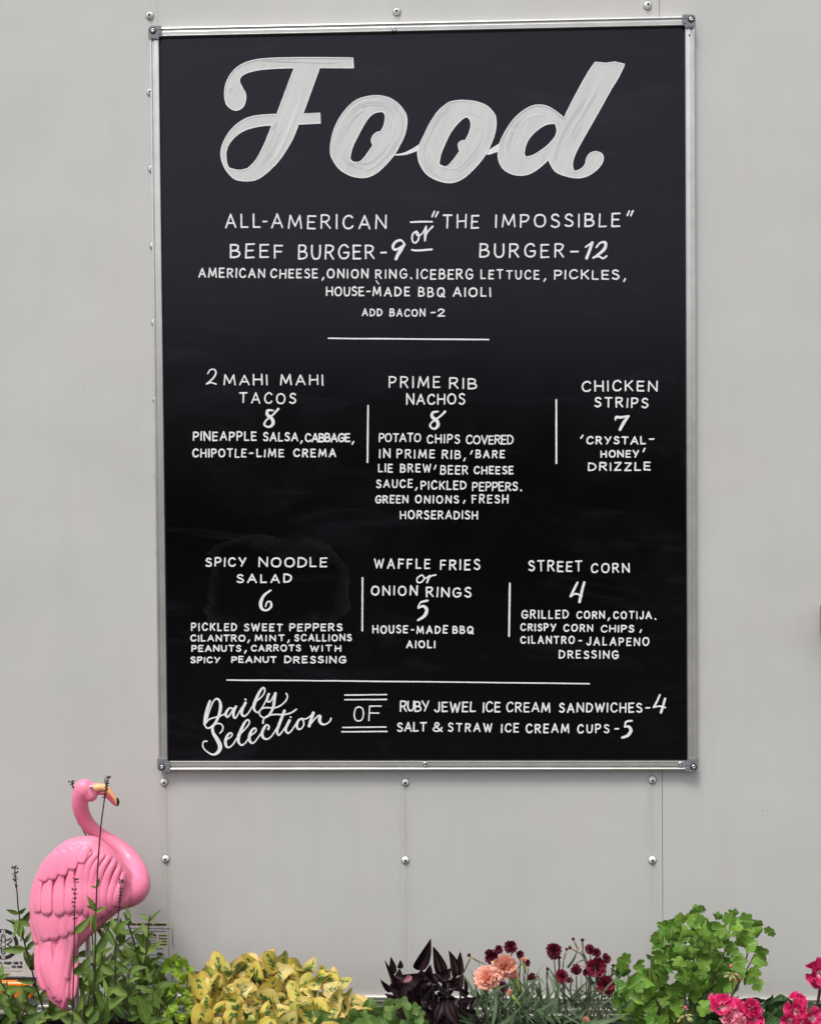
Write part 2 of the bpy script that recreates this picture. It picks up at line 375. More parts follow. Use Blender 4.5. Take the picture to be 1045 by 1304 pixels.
# ------------------------------------------------------------------ menu board
BT, BB, BL, BR_ = Z0+.631, Z0-.631, -.457, .457
BY = -.0075                                 # face of the black panel
LY = BY-.0002
def menu_board():
    T = thing('menu_board', 'large black chalkboard menu headed Food in a silver aluminium frame on the wall', 'menu board', (0, 0, BB))
    W = .0155
    b = MB(); b.box((BL+.006, BY, BB+.006), (BR_-.006, -.0006, BT-.006)); b.build('black_panel', M['board'], T)
    prof = [(0,-.0006),(0,.0115),(.0008,.0132),(.0030,.0136),(.0038,.0128),(.0044,.0106),(.0066,.0106),(.0072,.0120),(.0080,.0124),
            (.0135,.0118),(.0143,.0128),(.0152,.0126),(.0155,.0118),(.0155,.0050)]
    def rail(p0, p1, inw, name='frame_rail'):
        p0, p1, inw = Vector(p0), Vector(p1), Vector(inw); n = len(prof)
        vs = [p + inw*d + Vector((0,-h,0)) for p in (p0, p1) for d, h in prof]
        obj(name, mkmesh(name, vs, [(k, k+1, n+k+1, n+k) for k in range(n-1)], M['alu']), T)
    c = .018
    rail((BL+c,0,BT), (BR_-c,0,BT), (0,0,-1)); rail((BL+c,0,BB), (BR_-c,0,BB), (0,0,1))
    rail((BL,0,BB+c), (BL,0,BT-c), (1,0,0)); rail((BR_,0,BB+c), (BR_,0,BT-c), (-1,0,0))
    for x0, x1, z0, z1 in ((BL+W,BR_-W,BT-W-.0024,BT-W), (BL+W,BR_-W,BB+W,BB+W+.0012), (BL+W,BL+W+.0012,BB+W,BT-W), (BR_-W-.0012,BR_-W,BB+W,BT-W)):
        b = MB(); b.box((x0,-.0085,z0),(x1,BY+.0003,z1)); b.build('gasket', M['gasket'], T)
    sm = MB(); sm.lathe((0,0,0), [(.0042,0),(.0042,.0004),(.0036,.0016),(.0024,.0024),(.0014,.0025),(.0012,.0015)], 18); scr = sm.mesh('screw', M['screw'], True)
    sh = MB(); sh.lathe((0,-.0014,0), [(.0014,0),(.0014,.0002)], 10); shm = sh.mesh('screw_hole', M['hole'])
    for sx, sz in ((-1,1),(1,1),(-1,-1),(1,-1)):
        # L-shaped corner cap with a rounded outer corner
        a = .0205; w = W+.0006; R = .006; out = []
        for k in range(7):
            th = pi + (pi/2)*k/6; out.append((R+R*cos(th), R+R*sin(th)))
        poly = out + [(a,0),(a,w),(w+.0,w),(w,a),(0,a)]
        cx, cz = (BL-.0006 if sx < 0 else BR_+.0006), (BT+.0006 if sz > 0 else BB-.0006)
        P = [(cx - sx*x, cz - sz*z) for x, z in poly]; n = len(P)
        vs = [(x,-.0146,z) for x, z in P]+[(x,0,z) for x, z in P]
        fs = [tuple(range(n))]+[(k,(k+1) % n, n+(k+1) % n, n+k) for k in range(n)]
        br = obj('corner_bracket', mkmesh('corner_bracket', vs, fs, M['bracket']), T)
        bv = br.modifiers.new('bevel', 'BEVEL'); bv.width = .0008; bv.segments = 2; bv.limit_method = 'ANGLE'
        for (x0, x1, z0, z1) in ((.0142,.0196,.0028,.0058),(.0142,.0196,.0092,.0135),(.0035,.0128,.0158,.0194)):
            tb = MB(); X = sorted((cx-sx*x0, cx-sx*x1)); Z = sorted((cz-sz*z0, cz-sz*z1)); tb.box((X[0],-.0152,Z[0]),(X[1],-.0145,Z[1])); tb.build('bracket_tab', M['bracket'], br)
        s = bpy.data.objects.new('screw', scr); COL.objects.link(s); s.parent = br; s.location = (cx-sx*.0072, -.0146, cz-sz*.0072)
        rg = MB(); rg.lathe((cx-sx*.0072,-.01465,cz-sz*.0072), [(.0058,0),(.0058,.0003),(.0045,.0003)], 18)
        g = obj('screw_recess', rg.mesh('screw_recess', M['hole']), br)
    for u, v in ((502,37.5),(541,973),(866,973)):
        p = px(u, v, -.0125); s = obj('screw', scr, T); s.location = (p.x, -.0122, p.z); s.scale = (1.05,1,1.05)
        h = bpy.data.objects.new('screw_hole', shm); COL.objects.link(h); h.parent = s
    b = MB(); p = px(877, 45, -.013); b.box((p.x-.0006,-.0128,p.z-.0015),(p.x+.0012,-.0121,p.z+.002)); b.build('frame_nick', M['hole'], T)
    return T
BOARD = menu_board()

# ------------------------------------------------------------------ lettering: pen strokes laid on the board face
class Ink:
    """flat pen strokes; every stroke lies a hair proud of the one before it"""
    def __init__(s, Y=LY): s.mb = MB(); s.k = 0; s.Y = Y
    def stroke(s, pts, w=2.0, capn=5):
        """pts in photo pixels, (u, v) or (u, v, width)"""
        P = [(p[0], p[1], p[2] if len(p) > 2 else w) for p in pts]
        Q = [P[0]]
        for p in P[1:]:
            if abs(p[0]-Q[-1][0])+abs(p[1]-Q[-1][1]) > .05: Q.append(p)
        P = Q; m = len(P); s.k = (s.k+1) % 24; z = s.Y - .00001*s.k
        L = []; R = []; tans = []
        for i in range(m):
            a, b = P[max(0, i-1)], P[min(m-1, i+1)]; dx, dy = b[0]-a[0], b[1]-a[1]; l = sqrt(dx*dx+dy*dy) or 1
            tans.append((dx/l, dy/l))
        rows = []
        def edge(c, t, r, off): return (c[0]+t[0]*off[0]*r - t[1]*off[1]*r, c[1]+t[1]*off[0]*r + t[0]*off[1]*r)
        def capl(i, sgn):
            out = []
            for k in range(1, capn):
                a = pi/2*k/capn; out.append((edge(P[i], tans[i], P[i][2]/2, (sgn*cos(a), -sin(a))), edge(P[i], tans[i], P[i][2]/2, (sgn*cos(a), sin(a)))))
            return out
        rows += capl(0, -1)
        for i in range(m): rows.append((edge(P[i], tans[i], P[i][2]/2, (0,-1)), edge(P[i], tans[i], P[i][2]/2, (0,1))))
        rows += capl(m-1, 1)[::-1]
        n = len(rows); vs = []
        for j, (a, b) in enumerate(rows):
            yy = z - .0000012*j
            vs += [px(a[0], a[1], yy), px(b[0], b[1], yy)]
        s.mb.add(vs, [(2*j, 2*j+1, 2*j+3, 2*j+2) for j in range(n-1)])
    def curve(s, pts, w=2.0, n=7):
        P = [(p[0], p[1], p[2] if len(p) > 2 else None) for p in pts]; last = w; Q = []
        for p in P:
            last = p[2] if p[2] is not None else last; Q.append((p[0], p[1], last))
        s.stroke(catmull(Q, n), w)
    def build(s, name, label=None, m='chalk'): return s.mb.build(name, M[m], BOARD if s.Y == LY else None, label=label)

G = {  # glyph: (width, strokes); 'l' straight chains, 'c' smooth curves; x right, y up, cap height 1
'A': (.74, [('l',[(0,0),(.37,1)]),('l',[(.37,1),(.74,0)]),('l',[(.13,.33),(.61,.33)])]),
'B': (.58, [('l',[(0,0),(0,1)]),('c',[(0,1),(.28,1),(.48,.90),(.48,.68),(.32,.54),(.02,.52)]),('c',[(.02,.52),(.36,.52),(.57,.40),(.57,.16),(.38,.02),(0,0)])]),
'C': (.66, [('c',[(.64,.84),(.52,.97),(.36,1),(.14,.88),(.02,.6),(.03,.32),(.16,.06),(.38,0),(.56,.06),(.66,.18)])]),
'D': (.66, [('l',[(0,0),(0,1)]),('c',[(0,1),(.30,.97),(.56,.80),(.66,.5),(.54,.18),(.30,.02),(0,0)])]),
'E': (.52, [('l',[(0,0),(0,1)]),('l',[(0,1),(.52,1)]),('l',[(0,.52),(.44,.52)]),('l',[(0,0),(.52,0)])]),
'F': (.50, [('l',[(0,0),(0,1)]),('l',[(0,1),(.50,1)]),('l',[(0,.52),(.42,.52)])]),
'G': (.72, [('c',[(.66,.84),(.54,.97),(.38,1),(.15,.88),(.02,.6),(.03,.32),(.16,.06),(.40,-.01),(.62,.08),(.71,.24),(.72,.44)]),('l',[(.72,.44),(.40,.44)])]),
'H': (.66, [('l',[(0,0),(0,1)]),('l',[(.66,0),(.66,1)]),('l',[(0,.5),(.66,.5)])]),
'I': (.02, [('l',[(.01,0),(.01,1)])]),
'J': (.46, [('c',[(.46,1),(.46,.55),(.45,.2),(.32,0),(.14,0),(0,.16)])]),
'K': (.58, [('l',[(0,0),(0,1)]),('l',[(.56,1),(.03,.42)]),('l',[(.18,.58),(.58,0)])]),
'L': (.48, [('l',[(0,1),(0,0)]),('l',[(0,0),(.48,0)])]),
'M': (.88, [('l',[(0,0),(.10,1)]),('l',[(.10,1),(.44,.16)]),('l',[(.44,.16),(.78,1)]),('l',[(.78,1),(.88,0)])]),
'N': (.68, [('l',[(0,0),(0,1)]),('l',[(0,1),(.68,0)]),('l',[(.68,0),(.68,1)])]),
'O': (.76, [('o',[(.38,1),(.11,.88),(0,.5),(.11,.12),(.38,0),(.65,.12),(.76,.5),(.65,.88)])]),
'P': (.54, [('l',[(0,0),(0,1)]),('c',[(0,1),(.30,1),(.53,.90),(.54,.66),(.36,.47),(.02,.44)])]),
'Q': (.80, [('o',[(.38,1),(.11,.88),(0,.5),(.11,.12),(.38,0),(.65,.12),(.76,.5),(.65,.88)]),('l',[(.46,.30),(.82,-.06)])]),
'R': (.60, [('l',[(0,0),(0,1)]),('c',[(0,1),(.30,1),(.52,.92),(.53,.70),(.36,.52),(.04,.48)]),('l',[(.26,.49),(.60,0)])]),
'S': (.54, [('c',[(.50,.88),(.34,1),(.14,.96),(.04,.78),(.14,.60),(.38,.48),(.54,.30),(.48,.08),(.26,-.01),(.02,.10)])]),
'T': (.64, [('l',[(0,1),(.64,1)]),('l',[(.32,1),(.32,0)])]),
'U': (.62, [('c',[(0,1),(0,.6),(.02,.28),(.16,.03),(.34,0),(.52,.08),(.61,.34),(.62,.7),(.62,1)])]),
'V': (.70, [('l',[(0,1),(.35,0)]),('l',[(.35,0),(.70,1)])]),
'W': (.98, [('l',[(0,1),(.24,0)]),('l',[(.24,0),(.49,.86)]),('l',[(.49,.86),(.74,0)]),('l',[(.74,0),(.98,1)])]),
'X': (.6, [('l',[(0,0),(.6,1)]),('l',[(0,1),(.6,0)])]),
'Y': (.66, [('l',[(0,1),(.33,.45)]),('l',[(.66,1),(.24,0)])]),
'Z': (.56, [('l',[(0,1),(.55,1)]),('l',[(.55,1),(0,0)]),('l',[(0,0),(.56,0)])]),
'&': (.78, [('c',[(.78,.02),(.5,.28),(.2,.66),(.18,.88),(.34,1),(.50,.88),(.44,.68),(.12,.42),(.02,.2),(.16,.02),(.42,.02),(.66,.22),(.76,.44)])]),
'2': (.54, [('c',[(.03,.78),(.10,.94),(.28,1),(.46,.90),(.48,.70),(.30,.40),(0,0)]),('l',[(0,0),(.54,0)])]),
'-': (.34, [('l',[(0,.46),(.34,.48)])]),
',': (.08, [('l',[(.08,.06),(0,-.16)])]),
'.': (.03, [('l',[(0,.04),(.03,0)])]),
'1': (.2, [('l',[(0,.8),(.2,1)]),('l',[(.2,1),(.2,0)])]), '3': (.5, [('c',[(.02,.86),(.25,1),(.46,.84),(.4,.6),(.2,.52)]),('c',[(.2,.52),(.46,.42),(.48,.14),(.25,0),(0,.12)])]),
'7': (.5, [('l',[(0,1),(.5,1)]),('l',[(.5,1),(.15,0)])]),
}
RL = random.Random(11)
def word(ink, text, x0, x1, yt, yb, w=2.0, dy=0.0, jit=1.0):
    """one word between x0 and x1, caps from yt to yb; dy = drop of the baseline from left to right"""
    x0 += w/2; x1 -= w/2; yt += w*.45; yb -= w*.45
    H = yb-yt; n = len(text); ws = [G[c][0]*H for c in text]; W = x1-x0; S = sum(ws)
    if n > 1:
        gap = (W-S)/(n-1); gap = max(.17*H, min(.50*H, gap)); k = (W-gap*(n-1))/S if S else 1
        k = max(.4, min(1.45, k)); gap = (W-S*k)/(n-1)
    else: gap = 0; k = W/ws[0] if ws[0] > H*.1 else 1
    x = x0
    for c, cw in zip(text, ws):
        sy = 1+RL.uniform(-.05,.04)*jit; off = RL.uniform(-.035,.035)*H*jit; rot = RL.uniform(-.035,.035)*jit; sh = RL.uniform(-.02,.05)*jit
        base = yb + dy*((x-x0)/max(W,1)) + off; ww = w*RL.uniform(.93,1.07)
        def tr(p):
            X = p[0]*H*k + p[1]*H*sh; Yv = p[1]*H*sy; X, Yv = X*cos(rot)-Yv*sin(rot)*.5, Yv + (X)*sin(rot)
            return (x+X, base-Yv)
        for kind, pts in G[c][1]:
            jp = [(a+RL.uniform(-.012,.012)*jit, b+RL.uniform(-.012,.012)*jit) for a, b in pts]
            if kind == 'l':
                a, b = tr(jp[0]), tr(jp[1]); l = RL.uniform(-.25,.25)*jit
                mid = ((a[0]+b[0])/2+(b[1]-a[1])*.02*l, (a[1]+b[1])/2+(b[0]-a[0])*.02*l)
                ink.stroke([(*a, ww), (*mid, ww*.95), (*b, ww*RL.uniform(.85,1.0))])
            elif kind == 'c': ink.curve([(*tr(p), ww) for p in jp], n=5)
            else:
                jp = jp + [jp[0], ((jp[0][0]*2+jp[1][0])/3, (jp[0][1]*2+jp[1][1])/3)]
                ink.curve([(*tr(p), ww) for p in jp], n=5)
        x += cw*k+gap
def line(label, *words, w=2.0, extra=(), name='lettered_word'):
    for wd in words:
        ink = Ink(); word(ink, *wd[:5], w=w, dy=wd[5] if len(wd) > 5 else 0)
        for e in extra:                                           # a comma or dash goes with the word it follows
            best = min(words, key=lambda q: min(abs(q[2]-e[0][0]), abs(q[1]-e[0][0])))
            if best is wd: ink.stroke([e[0], e[1]], e[2] if len(e) > 2 else w)
        ink.build(name, 'the word '+wd[0] if len(wd[0]) > 1 else None)
def ap(x, y, lean=-2.2, h=5): return ((x-lean/2, y-h/2), (x+lean/2, y+h/2))
def commas(*ps): return [((x+1, y-.5), (x-.6, y+2.6)) for x, y in ps]

line('line ALL-AMERICAN', ('ALL',286.6,332,272,290.5), ('-',334,341,272,290.5), ('AMERICAN',345,492,272.5,291,1), w=2.2)
line('line THE IMPOSSIBLE', ('THE',563,609.6,273,291), ('IMPOSSIBLE',630,789.5,272.5,290,-1), w=2.2,
     extra=[ap(551.5,272.5,-3,6.5), ap(556,272.8,-3,6), ap(799.5,271.5,-2.5,5.5), ap(804,271.5,-3,6)])
line('line BEEF BURGER', ('BEEF',292.6,360.6,310.5,329), ('BURGER',379.3,477,311,330,.5), w=2.2, extra=[((485,321.8),(491.5,321.5))])
line('line BURGER beside the price 12', ('BURGER',610,718,309.7,328), w=2.2, extra=[((726.5,320.5),(735.5,320.3))])
line('line AMERICAN CHEESE, ONION RING', ('AMERICAN',252.6,337.7,341.5,354), ('CHEESE',344,405,342,354.5), ('ONION',416,469,342,354.5), ('RING',477.5,518.5,342.5,355),
     ('ICEBERG',530,602.4,342.4,355.7), ('LETTUCE',611.3,686.5,343.3,355.7), ('PICKLES',705,788.4,343.5,356), extra=commas((411,354),(693,355.5),(794.5,355.5))+[((523,353.8),(523.8,354.8))])
line('line HOUSE-MADE BBQ AIOLI', ('HOUSE',415,464,364.5,377), ('-',466,472,364.5,377), ('MADE',474,522,365,377.4), ('BBQ',532,566.5,365.4,378.2), ('AIOLI',576,625,365.6,378), extra=[((479,357.5),(482,361.5),1.4)])
line('line ADD BACON', ('ADD',460.5,487,392.8,402.8), ('BACON',495.6,541.5,393,403.2), ('2',556.7,566.8,393.5,403.6), w=1.8, extra=[((548.8,398.2),(553.6,397.8))])
line('line 2 MAHI MAHI', ('MAHI',284.5,341,476.5,490.6), ('MAHI',356.5,412,476.7,491), w=2.0)
line('line TACOS', ('TACOS',304.6,377,499.3,513.8,.5), w=2.0)
line('line PINEAPPLE SALSA, CABBAGE', ('PINEAPPLE',245.5,327,549.2,561.4), ('SALSA',334.5,380,550.2,562), ('CABBAGE',388,446,551.5,563,0), w=2.0, extra=commas((383.5,562),(449,563)))
line('line CHIPOTLE-LIME CREMA', ('CHIPOTLE',245,314,571.3,582.6), ('-',317,323,571.3,582.5), ('LIME',326.5,362,571.3,582.3), ('CREMA',373.3,428,571.2,582.2), w=2.0)
line('line PRIME RIB heading', ('PRIME',494.7,560.5,479,494), ('RIB',571.7,607,480.8,495.4), w=2.0)
line('line NACHOS', ('NACHOS',516.7,592,501,515.4), w=2.0)
line('line POTATO CHIPS COVERED', ('POTATO',482,536,551.5,563), ('CHIPS',543,585.6,553,564.8), ('COVERED',592.8,654,554,566), w=1.9)
line('line IN PRIME RIB, BARE', ('IN',482.3,497,571.3,583.4), ('PRIME',504.7,553.8,572,583.7), ('RIB',562,586.5,573,584.4), ('BARE',605,642.5,573,583.7), w=1.9, extra=commas((591,584))+[ap(600,576,-2,4)])
line('line LIE BREW BEER CHEESE', ('LIE',481,500,590.5,601.6), ('BREW',509,549,590.6,601.8), ('BEER',560,596,593,604.6), ('CHEESE',602.8,653.8,593.3,604), w=1.9, extra=[ap(553.8,595,-2,4.5)])
line('line SAUCE, PICKLED PEPPERS', ('SAUCE',478.6,525.5,610.3,621.3), ('PICKLED',535.4,594,612,623.6), ('PEPPERS',600.7,659,613.4,625.3), w=1.9, extra=commas((529.6,621.5))+[((662.8,624),(663.4,625))])
line('line GREEN ONIONS, FRESH', ('GREEN',477.3,519.8,630.5,641), ('ONIONS',528,584.4,630.5,641.2), ('FRESH',600.3,647,629.6,641), w=1.9, extra=commas((590.6,638)))
line('line HORSERADISH', ('HORSERADISH',509,608.3,649.8,661,.6), w=1.9)
line('line CHICKEN', ('CHICKEN',739.8,836.8,484.8,499,-.5), w=2.1)
line('line STRIPS', ('STRIPS',756,825,505.5,518.8,1), w=2.1)
line('line CRYSTAL', ('CRYSTAL',746,822,555.4,566), w=2.0, extra=[ap(740.4,556.2,-2.6,3.6), ((826.5,559.2),(831.8,559))])
line('line HONEY', ('HONEY',764,813,573.2,582.8), w=2.0, extra=[ap(819.5,573,-2,4)])
line('line DRIZZLE', ('DRIZZLE',748,828,588.8,600,-.8), w=2.0)
line('line SPICY NOODLE', ('SPICY',261.5,313.5,709.6,721.8), ('NOODLE',329,417,709.4,722.4), w=2.1)
line('line SALAD', ('SALAD',301,372,730.6,742.2), w=2.1)
line('line PICKLED SWEET PEPPERS', ('PICKLED',243.4,302,793.3,803.6), ('SWEET',310.3,360,793.8,804), ('PEPPERS',368.4,436.2,794,804), w=1.9)
line('line CILANTRO, MINT, SCALLIONS', ('CILANTRO',242.2,312.5,808.1,817), ('MINT',324.4,362.6,808.3,816.6), ('SCALLIONS',374.6,448,807.5,816.7), w=1.9, extra=commas((316.4,815.6),(367.2,815.6)))
line('line PEANUTS, CARROTS WITH', ('PEANUTS',243.8,307.3,821.2,830), ('CARROTS',319.2,383.4,820.8,829.6), ('WITH',394.3,434.5,821.2,829.8), w=1.9, extra=commas((312.3,829)))
line('line SPICY PEANUT DRESSING', ('SPICY',242.6,280.4,836.2,844.6), ('PEANUT',294.5,352.4,835.5,844.2), ('DRESSING',361.8,440.8,835.4,844.8), w=1.9)
line('line WAFFLE FRIES', ('WAFFLE',475.8,547.8,711,724,.5), ('FRIES',559.8,611.2,712.5,726), w=2.1)
line('line ONION RINGS', ('ONION',471.9,531.5,745.3,758.5), ('RINGS',542,600,747.5,760.6), w=2.1)
line('line HOUSE-MADE BBQ', ('HOUSE',474,519.5,796,806.8), ('-',522.5,527,796,807), ('MADE',530,570,796.4,807), ('BBQ',575.8,603,796.7,807), w=2.0)
line('line AIOLI', ('AIOLI',516.9,554.3,815.2,825.4), w=2.0)
line('line STREET CORN', ('STREET',672.2,741.3,713.6,727.6,1), ('CORN',751.6,801.5,717,730), w=2.1)
line('line GRILLED CORN, COTIJA', ('GRILLED',663.3,723.8,776.8,788), ('CORN',733.2,769.8,778,788.2), ('COTIJA',780,829.5,778.2,788.4), w=1.9, extra=commas((774.4,787.4))+[((833.8,787.8),(834.3,788.6))])
line('line CRISPY CORN CHIPS', ('CRISPY',662,707.5,793.8,803.8), ('CORN',716.6,754.8,794.8,804.6), ('CHIPS',764.2,807,795.5,805.2), w=1.9, extra=commas((815,802.5)))
line('line CILANTRO-JALAPENO', ('CILANTRO',662,731.5,809.8,820), ('-',735.5,740.5,810,821), ('JALAPENO',746,826.2,811,822,.8), w=1.9)
line('line DRESSING under JALAPENO', ('DRESSING',711,787.4,827.8,838.6,.4), w=1.9)
line('word OF between double rules', ('O',449.8,463.6,899.5,919), ('F',469,485,899,918.5), w=1.8)
line('line RUBY JEWEL ICE CREAM SANDWICHES', ('RUBY',508.8,546.3,892,906.2), ('JEWEL',552.5,605.5,893.2,907), ('ICE',614,637,893.6,907.2), ('CREAM',643.8,700.6,893.8,907), ('SANDWICHES',711,817.4,894.8,907.4), w=2.0, extra=[((822,901.5),(826.6,901.3))])
line('line SALT & STRAW ICE CREAM CUPS', ('SALT',505.2,543,919.5,932), ('&',550.2,563.5,919,932), ('STRAW',569.8,626.6,920.6,932.2), ('ICE',637.4,660.6,921,933), ('CREAM',669,724.4,921.6,933.6), ('CUPS',734.3,775.4,922,934), w=2.0, extra=[((782.6,928.2),(787,928))])

def script(name, label, org, sc, curves, w=2.0, m='chalk'):
    ink = Ink()
    for c in curves:
        P = [(org[0]+p[0]/sc, org[1]+p[1]/sc)+((p[2],) if len(p) > 2 else ()) for p in c]
        if len(P) == 1: ink.stroke([P[0], (P[0][0]+.6, P[0][1]+.3)], w)
        else: ink.curve(P, w)
    return ink.build(name, label, m)
script('price_numeral', 'price 9', (490,260), 14.93, [[(375,762,2.4),(325,698),(275,685,3),(200,720,3.2),(150,800,3.4),(178,862,3.2),(255,845,2.6),(372,765,2.2)], [(372,765,2.8),(300,870,4.6),(240,970,4.2),(210,1040,3.9)]])
script('script_word', 'small script or above the price 9', (490,260), 14.93, [[(600,515,2.3),(535,560),(515,640),(530,710),(575,735),(625,690),(645,610),(625,545),(585,528)], [(590,540,1.8),(610,590),(660,595),(720,540),(782,430,2.4)], [(782,430,2.8),(765,560,3.2),(760,690,2.6)], [(770,610,2.2),(800,540),(860,470),(905,425,2.6)]])
script('divider_line', 'short dash above the script or', (490,260), 14.93, [[(488,343,2.2),(690,333,2.4),(893,334,2.2)]])
script('divider_line', 'short dash under the script or', (490,260), 14.93, [[(508,868,2.2),(620,880,2.6),(893,860,2.4)]])
script('price_numeral', 'price 12', (520,250), 3.483, [[(784,225,2.2),(814,205,2.6)], [(814,205,3.6),(802,240,3.6),(789,274,3.8)], [(832,226,2.4),(850,206),(872,206,3.6),(868,233,4),(838,260,3.2),(818,273,2.6)], [(818,272,2.6),(842,266,2.4),(862,275),(878,264,2.2)]])
script('price_numeral', 'serving number 2', (230,460), 4.18, [[(145,66,1.7),(158,46),(180,44),(188,64,2.2),(172,92,2.2),(138,121,1.8)], [(138,121,1.7),(162,114),(190,122)]])
script('price_numeral', 'price 8 of the tacos', (230,460), 4.18, [[(520,254,3),(492,284,2.4),(456,314,2.2),(446,338,2.6),(470,350,2.6),(492,332,4),(486,306,4.2),(462,284,4),(464,262,3),(492,262,2)]])
script('price_numeral', 'price 8 of the nachos', (460,460), 4.18, [[(445,268,3),(418,294,2.4),(376,324,2.2),(366,346,2.6),(388,360,2.6),(407,342,4),(402,318,4.2),(377,296,4),(380,273,3),(408,268,2)]])
script('price_numeral', 'price 7', (690,470), 6.147, [[(573,398,2.0),(580,376,3.4),(615,378,3.2),(676,366,2.2)], [(676,368,2.6),(640,415,4),(608,474,3.6)]])
script('price_numeral', 'price 6', (230,700), 4.543, [[(521,235,2.2),(482,265,3.2),(463,310,4.4),(472,343,3.4),(500,350,2.4),(524,328,3),(520,302,2.4),(500,304,2),(492,328,1.8)]])
script('script_word', 'small script or over ONION RINGS', (450,700), 4.976, [[(432,160,1.9),(406,178),(403,204),(428,206),(448,182),(438,163),(452,180),(466,176),(484,163)], [(484,165,2.2),(465,208,2.2)], [(468,192,1.8),(490,168),(520,160,2.2)]])
script('price_numeral', 'price 5 of the onion rings', (450,700), 4.976, [[(470,322,2.4),(446,327,3),(426,332,2.2)], [(426,332,2),(414,352,2),(410,370,2.2)], [(410,370,2),(442,358,3.4),(463,380,4.4),(450,418,4),(408,447,2.6)]])
script('price_numeral', 'price 4 of the street corn', (640,700), 4.976, [[(472,208,2.6),(455,242,3.2),(428,296,2.8)], [(428,297,2.4),(460,279,2.2),(500,293,2.2)], [(515,207,3),(500,262,3.4),(485,330,3.6)]])
script('price_numeral', 'price 4 of the ice cream sandwiches', (500,860), 2.903, [[(986,72,2.2),(976,95,2.6),(963,118,2.4)], [(963,118,2.2),(984,114,2),(1006,119,2)], [(1005,86,2.8),(998,112,3),(990,137,3.2)]])
script('price_numeral', 'price 5 of the ice cream cups', (500,860), 2.903, [[(883,168,2.2),(870,169,2.6),(860,172,2.2)], [(860,172,2.2),(856,190,2.2)], [(856,191,2),(870,189,3.2),(879,203,4.2),(868,222,3.8),(847,230,3)]])
script('script_word', 'slanted script Daily', (250,870), 10.45, [
 [(182,240,3.2),(148,340,3.8),(122,450,4),(110,545,3.2)], [(110,545,2.2),(135,590,1.8),(175,595,2.2),(235,552,3),(285,470,3.4),(312,390,3.8),(324,310,4),(312,240,3),(278,207,2.4),(235,232,1.8),(200,300,1.7),(165,400,1.7),(138,490,1.7),(118,540,1.7)],
 [(135,525,1.8),(170,482),(250,455),(330,432),(400,395,1.7)],
 [(478,335,2),(440,332,2.2),(408,370,3),(392,415,3.4),(415,450,2.4),(450,415,1.8),(490,350),(528,312,2)], [(528,312,3.2),(498,375,3.4),(496,435,3.2),(520,465,2),(552,420,1.8),(600,335),(640,290,1.8)],
 [(655,262,3.4),(618,335,3.4),(604,405,3.2),(636,440,2.2),(690,400,1.8),(740,320),(795,245),(860,190),(905,130),(910,75,2),(885,62,2.4),(845,110,3.2),(800,200,3.8),(768,290,4),(768,345,3),(800,385,2),(835,378,1.8),(885,310),(925,235),(950,190,1.8)],
 [(965,145,3.2),(945,195,3),(950,245,2.2),(985,240,1.8),(1020,185),(1045,140,1.8)],
 [(1052,135,3.4),(1040,210,3.6),(1028,300,3.4),(1000,375,3),(950,440,2.4),(895,457,1.9),(848,425),(840,380),(875,338),(945,325),(1035,330),(1115,300),(1185,240),(1213,180),(1196,136,2)], [(650,212,2)], [(655,218,2)]], w=2)
script('script_word', 'slanted script Selection', (250,870), 10.45, [
 [(315,665,1.8),(348,625),(352,570),(312,537),(255,545,2),(216,590,3.2),(228,665,4),(285,760,5.2),(318,845,5.4),(292,915,4.2),(228,950,2.6),(155,920,1.8),(95,860),(88,800),(110,772),(142,772,2)],
 [(418,742,1.8),(462,712),(478,678),(452,662,2.2),(412,700,3.2),(388,775,3.8),(400,838,3),(435,855,2),(490,812,1.8),(545,725),(610,650),(680,575),(708,515),(682,488,2.2),(640,530,3),(590,635,4),(560,725,4.2),(568,795,3),(610,825,2),(660,785,1.8),(720,700),(780,655),(798,618),(770,598,2.2),(728,645,3.2),(705,725,3.8),(722,785,3),(765,792,2),(820,725,1.8),(880,640),(915,590,1.8)],
 [(958,610,3),(968,578,2.2),(935,555,2.2),(898,600,3.2),(874,680,3.8),(900,732,3),(950,742,2),(1000,705,1.8),(1045,640),(1075,590,1.8)],
 [(1172,368,3.4),(1140,450,3.6),(1100,555,3.6),(1074,640,3.2),(1096,692,2.2),(1145,642,1.8),(1200,560,1.8)],
 [(888,530,2.4),(896,480,2),(945,437),(1040,416),(1146,418),(1236,403),(1296,373),(1330,347,2)],
 [(1241,495,3.4),(1206,560,3.4),(1189,620,3.2),(1218,665,2.2),(1266,630,1.8),(1326,540),(1375,480),(1405,470,1.8)],
 [(1396,470,2),(1356,500,3),(1336,560,3.4),(1352,606,2.6),(1390,608,2),(1426,560),(1426,505),(1402,472,1.8),(1456,475),(1516,440),(1545,405,1.8)],
 [(1556,395,3.8),(1528,480,3.8),(1500,570,3.8)], [(1500,570,2.2),(1556,500,1.8),(1612,442,2.2),(1646,440,3.6),(1640,500,4),(1672,545,2.8),(1726,542,1.9),(1774,508),(1791,470,2.4)], [(1252,450,2)]], w=2)
def rule(label, *seg, w=2.0):
    ink = Ink()
    for a, b in seg:
        n = 6; ink.stroke([(a[0]+(b[0]-a[0])*i/n, a[1]+(b[1]-a[1])*i/n+RL.uniform(-.15,.15), w*RL.uniform(.9,1.1)) for i in range(n+1)])
    ink.build('divider_line', label)
rule('rule under ADD BACON', ((418,430.8),(622,432.5)), w=1.9)
rule('upright rule left of the nachos', ((468.6,516.5),(467.8,588.5)), w=2.2)
rule('upright rule left of the chicken strips', ((707.9,509.5),(708,590)), w=2.2)
rule('upright rule left of the onion rings', ((461.5,736),(461.2,803)), w=2.1)
rule('upright rule left of the street corn', ((648.8,743),(647.8,810)), w=2.4)
